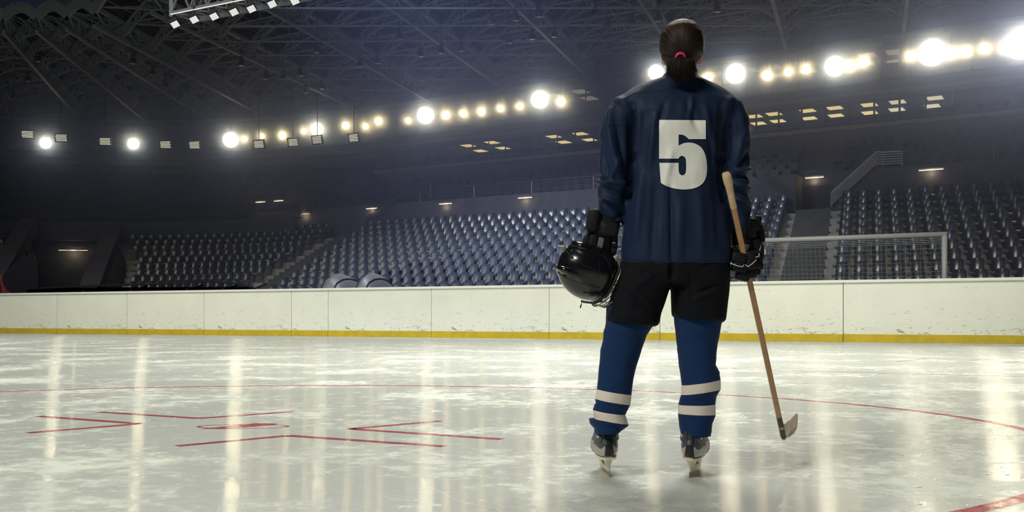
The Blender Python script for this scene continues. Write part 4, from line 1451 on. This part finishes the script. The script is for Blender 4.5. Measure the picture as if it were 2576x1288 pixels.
def boot_mat():
    m = mat('skate_boot', (0.3, 0.3, 0.3), 0.42); t = NT(m)
    def step(n): return t.math('GREATER_THAN', t.new('ShaderNodeAttribute', attribute_name=n).outputs['Fac'], 0.0)
    sil = t.mix(t.noise(t.coord(), 60, 4), (0.42, 0.38, 0.34), (0.30, 0.27, 0.245))
    c = t.mix(step('low_panel'), (0.055, 0.06, 0.07), sil)
    c = t.mix(step('side_patch'), c, (0.06, 0.055, 0.055))
    c = t.mix(step('heel_strip'), c, (0.008, 0.009, 0.014))
    t.set('Base Color', c)
    return m


M['sk_boot'] = boot_mat()


def skate(heel, yaw, lean, lab):
    """heel: where the rear end of the blade touches the ice; yaw turns the toe to the right"""
    R = Matrix.Rotation(-yaw, 3, 'Z') @ Matrix.Rotation(lean, 3, 'Y')
    def W(x, y, z): return Vector(heel) + R @ Vector((x, y, z))
    lv = [(.078, -.040, .205, .026, .040), (.084, -.046, .212, .036, .047), (.094, -.050, .212, .042, .050), (.112, -.052, .205, .045, .052), (.128, -.050, .19, .044, .050), (.145, -.044, .15, .041, .044), (.165, -.040, .11, .039, .041), (.185, -.038, .085, .038, .038)]
    n = 96
    fine = []
    for (a, b) in zip(lv[:-1], lv[1:]):
        for s in range(9): fine.append([p + (q - p) * s / 9 for p, q in zip(a, b)])
    fine.append(list(lv[-1]))
    m = MB()
    for z, y0, y1, wh, wt in fine:
        for j in range(n):
            a = 2 * PI * (j + 0.5) / n
            c, s = math.cos(a), math.sin(a)
            cy = 0.5 + 0.5 * s
            y = y0 + (y1 - y0) * (0.5 + 0.5 * math.copysign(abs(s) ** 0.85, s))
            wd = wh + (wt - wh) * cy
            x = wd * math.copysign(abs(c) ** 0.75, c)
            m.v.append(tuple(W(x, y, z)))
    for i in range(len(fine) - 1):
        for j in range(n):
            k = (j + 1) % n
            mm = 1 if fine[i][0] < .082 else 0
            m.f.append((i * n + j, i * n + k, (i + 1) * n + k, (i + 1) * n + j)); m.m.append(mm)
    m.f.append(tuple(range(n))[::-1]); m.m.append(1)
    e = (len(fine) - 1) * n; m.f.append(tuple(range(e, e + n))); m.m.append(0)
    sk = m.build('skate', [M['sk_boot'], M['sk_blush']], person, True)
    for nm_a, fn in (('heel_strip', lambda xl, z, sn: (.0135 + .006 * abs(z - .128) / .05 - xl) if sn < .2 else -.01 - xl),
                     ('low_panel', lambda xl, z, sn: (.122 - .010 * math.sin(min(PI, max(0, xl - .018) / .024 * PI)) + (.012 if sn > -.2 else 0) - z) if sn < .75 else -.01),
                     ('side_patch', lambda xl, z, sn: min(.106 - z, .25 - abs(sn - .25)) if xl > .02 else -.01)):
        at_ = sk.data.attributes.new(nm_a, 'FLOAT', 'POINT')
        for q, (z, y0, y1, wh, wt) in enumerate(fine):
            for j in range(n):
                a = 2 * PI * (j + 0.5) / n; c, s_ = math.cos(a), math.sin(a)
                at_.data[q * n + j].value = fn((wh + (wt - wh) * (.5 + .5 * s_)) * abs(c) ** .75, z, s_)
    sk['label'] = lab
    # ankle pads: raised rim and pale rivet on both sides
    for s in (-1, 1):
        Ra = R @ Matrix.Rotation(-s * math.radians(38), 3, 'Z')
        m = MB(); m.sell(W(s * .0335, -.024, .150), (.006, .017, .016), Ra, 1, 1, 22, 10); m.build('ankle_pad', M['sk_char'], sk, True)
        m = MB(); m.sell(W(s * .0365, -.026, .156), (.005, .008, .0075), Ra, 1, 1, 16, 8); m.build('rivet', M['sk_silver'], sk, True)
    # holder: rim, heel tower, toe tower, bridge
    m = MB()
    def sec(y0, y1, w, z): return [W(-w, y0, z), W(w, y0, z), W(w, y1, z), W(-w, y1, z)]
    def secr(y0, y1, w, z, k=14):
        out = []
        for j in range(k):
            a = 2 * PI * j / k
            out.append(W(w * math.copysign(abs(math.cos(a)) ** .6, math.cos(a)), (y0 + y1) / 2 + (y1 - y0) / 2 * math.copysign(abs(math.sin(a)) ** .6, math.sin(a)), z))
        return out
    m.loft([secr(-.044, .20, .034, .070), secr(-.046, .205, .036, .078)])
    m.loft([secr(-.008, .235, .0042, .020), secr(-.006, .225, .006, .030), secr(-.004, .215, .0065, .034)])
    m.loft([secr(-.006, .045, .0052, .022), secr(-.012, .05, .009, .045), secr(-.034, .055, .0165, .066), secr(-.04, .058, .022, .074)])
    m.loft([secr(.15, .228, .0052, .022), secr(.145, .222, .010, .045), secr(.135, .205, .020, .066), secr(.13, .202, .026, .074)])
    h = m.build('blade_holder', M['sk_white'], sk, True)
    smooth_by_angle(h, 45)
    m = MB()
    prof = [(-.012, .004), (.0, .0005), (.05, 0.0), (.17, 0.0), (.215, .002), (.24, .010), (.246, .022), (-.014, .022)]
    A = [W(-.0016, y, z) for y, z in prof]; B = [W(.0016, y, z) for y, z in prof]; k = len(prof)
    m.add(A + B, [tuple(range(k)), tuple(range(2 * k - 1, k - 1, -1))] + [(j, k + j, k + (j + 1) % k, (j + 1) % k) for j in range(k)])
    b = m.build('blade', M['blade'], sk); b['label'] = 'thin steel skate blade'
    return sk


hl = ground(1534, 1203); hr = ground(1737, 1205)
skate(Vector((hl.x + .002, hl.y + .034, 0)), math.radians(-3), math.radians(-4), 'black and silver hockey skate on the left foot, seen straight from behind')
skate(Vector((hr.x + .003, hr.y + .032, 0)), math.radians(20), math.radians(4), 'black and silver hockey skate on the right foot, toe turned out')

# --- hair
TIE = P(1712, 140, -0.105)
HR = [(53, 1704, 1722, .02), (56, 1690, 1738, .045), (63, 1677, 1752, .068), (75, 1667, 1761, .086), (90, 1661, 1768, .098), (108, 1659, 1771, .104), (124, 1659, 1771, .104), (138, 1662, 1769, .098), (150, 1666, 1760, .088), (160, 1673, 1752, .072), (170, 1682, 1745, .055)]
n = 72
mb = MB(); fine = []
for a, b in zip(HR[:-1], HR[1:]):
    for s in range(4): fine.append([p + (q - p) * s / 4 for p, q in zip(a, b)])
fine.append(list(HR[-1]))
rng = random.Random(3)
gro = [rng.uniform(-1, 1) for _ in range(200)]
for v, l, r, dd in fine:
    front = max(0.0, min(1.0, (v - 112) / 20.0))        # the face stays free below the hairline
    a = P(l, v, 0.0); b = P(r, v, 0.0); c = (a + b) / 2; h = (b - a).length / 2
    row = []
    for j in range(n):
        t = 2 * PI * j / n
        x = c.x + h * math.cos(t); y = c.y + dd * math.sin(t)
        if math.sin(t) > 0: y = c.y + dd * math.sin(t) * (1.0 - 0.75 * front)
        p = Vector((x, y, c.z))
        g = 0.0016 * noise.noise(Vector((math.atan2(p.x - TIE.x, p.z - TIE.z) * 9, 0.3, 1.7)))
        row.append(p + Vector((p.x - c.x, p.y - c.y, 0)).normalized() * g)
    mb.v += [tuple(q) for q in row]
for i in range(len(fine) - 1):
    for j in range(n):
        k = (j + 1) % n
        mb.f.append((i * n + j, i * n + k, (i + 1) * n + k, (i + 1) * n + j)); mb.m.append(0)
mb.f.append(tuple(range(n))[::-1]); mb.m.append(0)
e = (len(fine) - 1) * n; mb.f.append(tuple(range(e, e + n))); mb.m.append(0)
hair = mb.build('hair', M['hair'], person, True)
ul = hair.data.uv_layers.new(name='UVMap'); w0 = origin_of(hair)
for lp in hair.data.loops:
    p = hair.data.vertices[lp.vertex_index].co + w0
    ul.data[lp.index].uv = (math.atan2(p.x - TIE.x, p.z - TIE.z) / (2 * PI) + 0.5, (p - TIE).length * 4)
hair['label'] = 'dark brown hair pulled back to the nape'
# ponytail: folded tail made of many locks
mb = MB()
mb.tube([P(1712, 143, -.100), P(1713, 156, -.118), P(1714, 172, -.118), P(1715, 188, -.108), P(1716, 200, -.095)], [14 / SC, 27 / SC, 31 / SC, 28 / SC, 20 / SC], 22, ry=[.014, .018, .018, .016, .012])
rng = random.Random(11)
for i in range(1700):
    a = rng.uniform(-1, 1); b = rng.uniform(-0.9, 0.5)
    x0 = 1712 + a * 12; x1 = 1714 + a * rng.uniform(24, 35); x2 = 1715 + a * rng.uniform(22, 40) + rng.uniform(-4, 4)
    d = -.118 - .022 * math.sqrt(max(0, 1 - a * a)) * rng.uniform(.6, 1.25)
    v1 = rng.uniform(152, 168); v2 = min(v1 + rng.uniform(12, 40), 207 - 22 * a * a + rng.uniform(-6, 3)); x2 += rng.uniform(-5, 5)
    pts = [P(x0, 142, -.108), P((x0 + x1) / 2, 146 + (v1 - 146) * .4, d + .004), P(x1, v1, d), P((x1 + x2) / 2, (v1 + v2) / 2, d + .003), P(x2, v2, d + .014)]
    mb.tube(pts, [.0007, .0010, .0010, .0008, .0003], 3)
for i in range(110):
    s = rng.choice((-1, 1)); v1 = rng.uniform(155, 198)
    x1 = 1714 + s * rng.uniform(26, 33)
    mb.tube([P(x1 - s * 6, v1 - 4, -.115), P(x1 + s * 2, v1 + 1, -.112), P(x1 + s * rng.uniform(4, 9), v1 + rng.uniform(2, 9), -.108)], [.0012, .0010, .0003], 4)
pt = mb.build('ponytail', M['strand'], hair, True)
m = MB()
arc = [P(1712 + 11.5 * math.cos(a * PI / 12), 147 - 13 * math.sin(a * PI / 12), -.116 - .010 * math.sin(a * PI / 12)) for a in range(-1, 14)]
m.tube(arc, .0050, 10); tie = m.build('hair_tie', M['pink'], hair, True); tie['label'] = 'bright pink hair tie'

# --- gloves
def rot(rz, rx=0.0, ry=0.0):
    """tilt in the picture plane (clockwise degrees), then about x and z"""
    return Matrix.Rotation(math.radians(rz), 3, 'Y') @ Matrix.Rotation(math.radians(rx), 3, 'X') @ Matrix.Rotation(math.radians(ry), 3, 'Z')


def pad(m, u, v, dy, wu, hv, dz, tilt=0, rx=0, ry=0, e=0.45):
    m.sell(P(u, v, dy), (wu / 2 / SC, dz / 2, hv / 2 / SC), rot(tilt, rx, ry), e, e, 24, 14)


def glove_part(name, pads, parent, material=None):
    m = MB()
    for q in pads: pad(m, *q)
    return m.build(name, material or M['glove'], parent, True)


# left glove holding the helmet cage
def glove_shell(rings_, pads, parent):
    m = MB()
    m.loft([lr_ring(*q[:4], q[4], q[5], 28, .85) for q in rings_])
    for q in pads: pad(m, *q)
    o = m.build('glove', M['glove'], parent)
    bake(o, [('REMESH', dict(mode='VOXEL', voxel_size=0.0045)), ('SMOOTH', dict(iterations=3, factor=0.5))])
    return o


gl = glove_shell([(1484, 534, 1558, 556, .050, .008), (1478, 556, 1560, 570, .056, .008), (1476, 580, 1552, 590, .052, .008), (1474, 596, 1546, 602, .047, .01), (1467, 616, 1545, 622, .047, .014), (1463, 640, 1540, 648, .042, .02), (1466, 655, 1530, 660, .034, .03)],
                 [(1491, 556, -.028, 32, 58, .06, 10), (1556, 553, -.02, 16, 10, .03, -20), (1533, 578, -.035, 46, 36, .05, 2)], person)
gl['label'] = 'black padded hockey glove on the left hand, gripping the helmet'
glove_part('cuff_roll', [(1494, 549, -.034, 24, 44, .055, 12)], gl)
glove_part('back_roll', [(1474, 614, -.014, 20, 46, .055, 14), (1490, 615, -.030, 22, 52, .04, 12)], gl)
glove_part('palm', [(1507, 622, -.034, 18, 50, .02, 14)], gl, M['glove_grey'])
tb = glove_part('thumb', [(1545, 602, -.012, 17, 44, .045, -2), (1544, 627, -.006, 15, 28, .04, 6)], gl)
m = MB(); m.tube([P(1540, 611, -.036), P(1548, 611, -.035)], .0016, 6); m.build('piping', M['piping'], tb)
for k, (u, dv) in enumerate(((1476, 0), (1492, 3), (1508, 4), (1524, 0))):
    m = MB(); m.tube([P(u, 636, .045), P(u - 2, 655 + dv, .062), P(u - 2, 668 + dv, .045), P(u, 672 + dv, .02)], [.0125, .0125, .012, .010], 12); m.build('finger', M['glove'], gl, True)

# right glove closed around the stick
gr = glove_shell([(1838, 556, 1896, 546, .046, .010), (1837, 582, 1906, 580, .048, .012), (1839, 608, 1906, 610, .044, .014), (1843, 636, 1911, 636, .040, .020), (1848, 664, 1910, 664, .038, .022), (1856, 690, 1902, 690, .032, .02)],
                 [(1889, 575, -.030, 26, 52, .05, 6)], person)
gr['label'] = 'black padded hockey glove on the right hand, closed around the stick'
glove_part('cuff_roll', [(1903, 562, .0, 18, 40, .06, 8), (1911, 588, .01, 17, 50, .06, -10)], gr)
glove_part('back_roll', [(1901, 620, -.018, 22, 40, .06, -12), (1909, 634, -.008, 20, 42, .06, -2), (1908, 652, .005, 20, 34, .06, 10)], gr)
glove_part('palm', [(1872, 620, -.012, 28, 36, .03, 20), (1850, 628, -.004, 16, 22, .04, -14)], gr, M['glove_grey'])
tb = glove_part('thumb', [(1846, 640, -.028, 16, 38, .036, 8, 10)], gr)
FING = [(  # each finger: pads of its segments
    (1858, 648, -.054, 37, 27, .046, 6), (1859, 672, -.048, 37, 28, .05, 10), (1868, 693, -.034, 36, 28, .05, 14)),
    ((1886, 644, -.050, 27, 26, .044, -4), (1887, 665, -.046, 30, 27, .048, 2), (1888, 687, -.030, 29, 26, .048, 4)),
    ((1901, 640, -.036, 18, 24, .044, -8), (1903, 664, -.028, 18, 26, .046, -4), (1903, 682, -.016, 18, 22, .044, 4)),
    ((1909, 648, -.016, 13, 24, .042, -10), (1911, 668, -.010, 13, 24, .042, -4))]
for pads in FING: glove_part('finger', pads, gr)
m = MB()
for pl in ([(1837, 662, -.082), (1856, 669, -.082), (1868, 671, -.082), (1872, 666, -.082)], [(1876, 666, -.078), (1881, 671, -.078), (1893, 663, -.076), (1903, 653, -.070)], [(1901, 647, -.068), (1909, 645, -.064), (1910, 637, -.062)], [(1910, 632, -.050), (1914, 620, -.045), (1914, 616, -.044)]):
    m.tube([P(*q) for q in pl], .0017, 6)
m.build('piping', M['piping'], gr, True)

# ------------------------------------------------------------------ hockey stick
def wood_mat():
    m = mat('worn_wood', (0.42, 0.22, 0.10), 0.5); t = NT(m)
    n = t.noise(t.coord('Object', (30, 30, 2.5)), 4, 6, .7)
    w = t.noise(t.coord(), 30, 5, .8)
    c = t.mix(t.ramp(n, [(.3, 0.), (.7, 1.)]), (0.46, 0.25, 0.12), (0.30, 0.145, 0.065))
    c = t.mix(t.ramp(w, [(.62, 0.), (.7, .8)]), c, (0.05, 0.03, 0.02))
    t.set('Base Color', c)
    return m


M['wood'] = wood_mat()
M['tape'] = mottled('stick_tape', (0.62, 0.46, 0.29), (0.50, 0.36, 0.22), 40, .8, .4)
M['blade_wood'] = mottled('stick_blade_worn', (0.80, 0.68, 0.54), (0.55, 0.44, 0.34), 22, .6, .2)
M['ink'] = mat('stick_dark_band', (0.04, 0.032, 0.03), 0.5)
s0 = P(1827, 437, -.17); s1 = P(1969, 1092, 0.22)
def stick_pt(f): return s0.lerp(s1, f)
stick = empty('hockey_stick', stick_pt(1.0)); tag(stick, 'worn wooden hockey stick held upright in the right glove', 'hockey stick')
sd = (s1 - s0).normalized(); sx = Vector((1, 0, 0)); sx = (sx - sd * sx.dot(sd)).normalized(); sy = sd.cross(sx)
def shaft(f0, f1, w0, w1, d_=None):
    R_ = []
    for f, w in ((f0, w0), (f1, w1)):
        c = stick_pt(f); h = w / 2; g = (d_ or 0.028) / 2; b = h * .35
        R_.append([c + sx * x + sy * y for x, y in ((-h + b, -g), (h - b, -g), (h, -g + b), (h, g - b), (h - b, g), (-h + b, g), (-h, g - b), (-h, -g + b))])
    return R_
m = MB(); m.loft(shaft(.02, .965, .0185, .0185)); m.build('shaft', M['wood'], stick)
m = MB()
rr = []
for f, w, d_ in ((-.004, .020, .024), (.0, .027, .034), (.012, .030, .037), (.035, .029, .036), (.046, .0245, .033), (.07, .022, .032), (.118, .0215, .0315), (.121, .0205, .031)):
    rr += shaft(f, f, w, w, d_)[:1]
m.loft(rr); g = m.build('butt_end_tape', M['tape'], stick, True); smooth_by_angle(g, 50)
for f0, f1 in ((.925, .965), (.975, 1.012)):
    m = MB(); m.loft(shaft(f0, f1, .0190, .0190, .0285)); m.build('tape_band', M['ink'], stick)
m = MB(); m.loft(shaft(.965, .99, .0185, .0180)); m.loft(shaft(.99, 1.018, .018, .014)); m.build('hosel', M['wood'], stick)
bd = Vector((0.118, 0.255, 0.012)); up = Vector((-0.008, -0.01, 1.0))
hb = stick_pt(1.016) + Vector((.003, 0.01, -.004))
A = []; B = []
th = Vector((0.95, -0.3, 0.0)).normalized() * 0.0045
prof = [(0.0, 0.0), (.25, -.004), (.55, -.003), (.8, .006), (.95, .022), (1.0, .04), (.98, .058), (.9, .068), (.75, .072), (.5, .069), (.2, .062), (.0, .058)]
for f, z in prof:
    q = hb + bd * f + up * z + Vector((0.012 * math.sin(f * 2.4), 0, 0))
    A.append(q - th); B.append(q + th)
k = len(prof)
m = MB(); m.add(A + B, [tuple(range(k)), tuple(range(2 * k - 1, k - 1, -1))] + [(j, k + j, k + (j + 1) % k, (j + 1) % k) for j in range(k)])
m.build('stick_blade', M['blade_wood'], stick)

# ------------------------------------------------------------------ helmet in the left hand
M['shell_black'] = mat('helmet_shell', (0.006, 0.006, 0.008), 0.2, spec=0.4, coat=0.15)
M['helmet_foam'] = mat('helmet_foam', (0.03, 0.03, 0.032), 0.8)
M['vent'] = mat('helmet_vent', (0.002, 0.002, 0.003), 0.8)
M['wire'] = mat('cage_wire', (0.35, 0.30, 0.24), 0.3, 0.9)
M['tan'] = mat('helmet_strap_tan', (0.30, 0.20, 0.12), 0.7)
HCN = P(1481, 684, 0.0)
tl = math.radians(27)                                  # long axis tilted down to the right
ax = Vector((math.cos(tl), 0.30, -math.sin(tl))).normalized()       # crown (left) -> opening (right)
ay = Vector((math.sin(tl), 0.0, math.cos(tl))); ay = (ay - ax * ay.dot(ax)).normalized()
az = ax.cross(ay)                                      # towards the viewer or away
if az.y > 0: az = -az
def HW(x, y, z): return HCN + ax * x + ay * y + az * z
RX, RY, RZ = 0.126, 0.106, 0.100
OPEN = 0.080                                           # the shell is cut here
helmet = empty('hockey_helmet', HW(0, 0, 0)); tag(helmet, 'glossy black hockey helmet with wire cage hanging from the left glove', 'helmet')


def hr(th_, ph_):
    """shell radius factor: two raised ridges along the crown and stepped lobes"""
    k = 1.0
    yy = math.sin(th_) * math.cos(ph_)
    for c_, w_, a_ in ((0.52, .10, .030), (-0.42, .11, .030)):
        k += a_ * math.exp(-((yy - c_) / w_) ** 4)
    if yy > 0.60: k += .018
    if yy < -0.62: k -= .01
    return k


def shell_pt(th_, ph_, s=1.0):
    k = hr(th_, ph_) * s
    return HW(-RX * math.cos(th_) * k, RY * math.sin(th_) * math.cos(ph_) * k, RZ * math.sin(th_) * math.sin(ph_) * k)


thmax = math.acos(-OPEN / RX)
NT_, NP_ = 44, 72
rings = [[shell_pt(0.02 + (thmax - 0.02) * i / NT_, 2 * PI * j / NP_) for j in range(NP_)] for i in range(NT_ + 1)]
inner = [[shell_pt(0.02 + (thmax - 0.02) * i / NT_, 2 * PI * j / NP_, .93) for j in range(NP_)] for i in range(NT_, -1, -1)]
m = MB(); m.loft(rings + inner); sh = m.build('shell', M['shell_black'], helmet, True); smooth_by_angle(sh, 55)
inner = [[shell_pt(0.05 + (thmax - 0.08) * i / 14, 2 * PI * j / 30, .915) for j in range(30)] for i in range(15)]
inn2 = [[shell_pt(0.05 + (thmax - 0.08) * i / 14, 2 * PI * j / 30, .80) for j in range(30)] for i in range(14, -1, -1)]
m = MB(); m.loft(inner + inn2); m.build('liner', M['helmet_foam'], helmet, True)


def on_shell(th_, ph_, s=1.004): return shell_pt(th_, ph_, s)


def dirs(y, z):
    """angles of the shell point whose lateral direction is (y, z) at given polar angle"""
    return math.atan2(z, y)


def hpx(u, v):
    """polar angles of the visible shell point nearest to an image pixel"""
    best = None
    for i in range(1, 60):
        th_ = thmax * i / 60
        for j in range(0, 45):
            ph_ = PI * j / 44
            q = shell_pt(th_, ph_)
            a, b = px(q); d2 = (a - u) ** 2 + (b - v) ** 2
            if best is None or d2 < best[0]: best = (d2, th_, ph_)
    return best[1], best[2]


def hline(pts, r, name, material, parent, s=1.003):
    ang = [hpx(*q) for q in pts]
    out = []
    for (a0, b0), (a1, b1) in zip(ang[:-1], ang[1:]):
        for i in range(6): out.append(shell_pt(a0 + (a1 - a0) * i / 6, b0 + (b1 - b0) * i / 6, s))
    out.append(shell_pt(*ang[-1], s))
    m = MB(); m.tube(out, r, 6); return m.build(name, material, parent, True)


def h4(pts): return [(1380 + x / 4.6, 510 + y / 4.6) for x, y in pts]


hline(h4([(160, 590), (250, 630), (320, 660), (420, 715), (520, 770), (600, 805)]), .0014, 'seam', M['vent'], sh, 1.0)
hline(h4([(100, 800), (180, 855), (260, 890), (380, 925), (500, 955), (600, 975)]), .0014, 'seam', M['vent'], sh, 1.0)
hline(h4([(590, 690), (597, 760), (570, 860), (530, 950), (470, 1030)]), .0011, 'seam', M['vent'], sh, 1.0)
hline(h4([(650, 620), (715, 720), (735, 830), (715, 930), (650, 1030), (560, 1065)]), .0014, 'seam', M['vent'], sh, 1.0)
for (x, y, l, t_) in ((270, 628, 44, 22), (275, 562, 40, 30), (185, 845, 40, 30), (120, 800, 22, 40)):
    a, b = hpx(1380 + x / 4.6, 510 + y / 4.6); q = shell_pt(a, b, .995)
    nrm = (q - HCN).normalized()
    tx = ax - nrm * ax.dot(nrm); tx.normalize(); ty = nrm.cross(tx)
    m = MB(); m.sell(q, (l / 4.6 / SC / 2, .004, .005), Matrix((tx, nrm, ty)).transposed(), .5, .6, 16, 8); m.build('vent', M['vent'], sh, True)
# rear lobe and lower rim
m = MB()
m.sell(HW(-.060, .066, .004), (.052, .022, .058), Matrix((ax, ay, az)).transposed(), .8, .9, 24, 14); m.build('rear_lobe', M['shell_black'], helmet, True)
m = MB()
m.sell(HW(-.090, -.040, .020), (.036, .017, .050), Matrix((ax, ay, az)).transposed(), .8, .9, 24, 14); m.build('rear_lobe', M['shell_black'], helmet, True)
rimp = [shell_pt(thmax - .02, 2 * PI * j / 48, 1.008) for j in range(49)]
m = MB(); m.tube(rimp, .006, 8); m.build('edge_trim', M['helmet_foam'], helmet, True)
# wire cage over the opening, far side
wires = MB()
cg = []
for k in range(7):
    f = -0.9 + 1.8 * k / 6
    cg.append([HW(OPEN + .004 + .055 * math.cos(a) * math.sqrt(max(.05, 1 - f * f * .8)), .098 * math.sin(a), .085 * f) for a in [(-.5 + i / 14) * PI for i in range(15)]])
for w_ in cg: wires.tube(w_, .0019, 6)
for k in range(6):
    a = (-.42 + .84 * k / 5) * PI
    wires.tube([HW(OPEN + .004 + .055 * math.cos(a) * math.sqrt(max(.05, 1 - (f * f) * .8)), .098 * math.sin(a), .085 * f) for f in [(-.9 + 1.8 * i / 12) for i in range(13)]], .0019, 6)
wires.tube([HW(OPEN + .002, .104 * math.sin(2 * PI * j / 36), .094 * math.cos(2 * PI * j / 36)) for j in range(37)], .0030, 8)
cgo = wires.build('face_cage', M['wire'], helmet, True); cgo['label'] = 'steel wire face cage'
m = MB(); m.tube([P(1462, 756, -.06), P(1466, 759, -.06), P(1490, 762, -.06), P(1515, 757, -.05)], .0042, 8); m.build('cage_clip', M['helmet_foam'], helmet, True)
m = MB(); m.tube([P(1464, 757, -.06), P(1463, 764, -.06), P(1461, 770, -.06), P(1460, 775, -.06)], [.0012, .0014, .0032, .0022], 6); m.build('chin_strap', M['vent'], helmet, True)
m = MB(); m.loft([[P(1402, 619, .0), P(1404, 617, .01), P(1412, 621, .01), P(1411, 623, 0)], [P(1418, 621, 0), P(1420, 618, .01), P(1424, 624, .01), P(1421, 627, 0)]]); m.build('ear_strap', M['tan'], helmet)

# ------------------------------------------------------------------ chips of ice thrown on the surface at the right
mb = MB(); rng = random.Random(5)
for i in range(80):
    u = min(2570, max(2080, rng.gauss(2360, 110))); v = min(1285, max(1080, rng.gauss(1185, 38)))
    g = ground(u, v); r = rng.uniform(.0015, .006) * (1.6 if rng.random() < .12 else 1)
    mb.sell((g.x, g.y, r * .2), (r * rng.uniform(.8, 2.2), r, r * .22), Matrix.Rotation(rng.uniform(0, PI), 3, 'Z'), .7, .7, 6, 4)
tag(mb.build('ice_shavings', mat('ice_chips', (.82, .86, .86), .3)), 'loose white ice chips scattered on the ice at lower right', 'ice chips', kind='stuff')
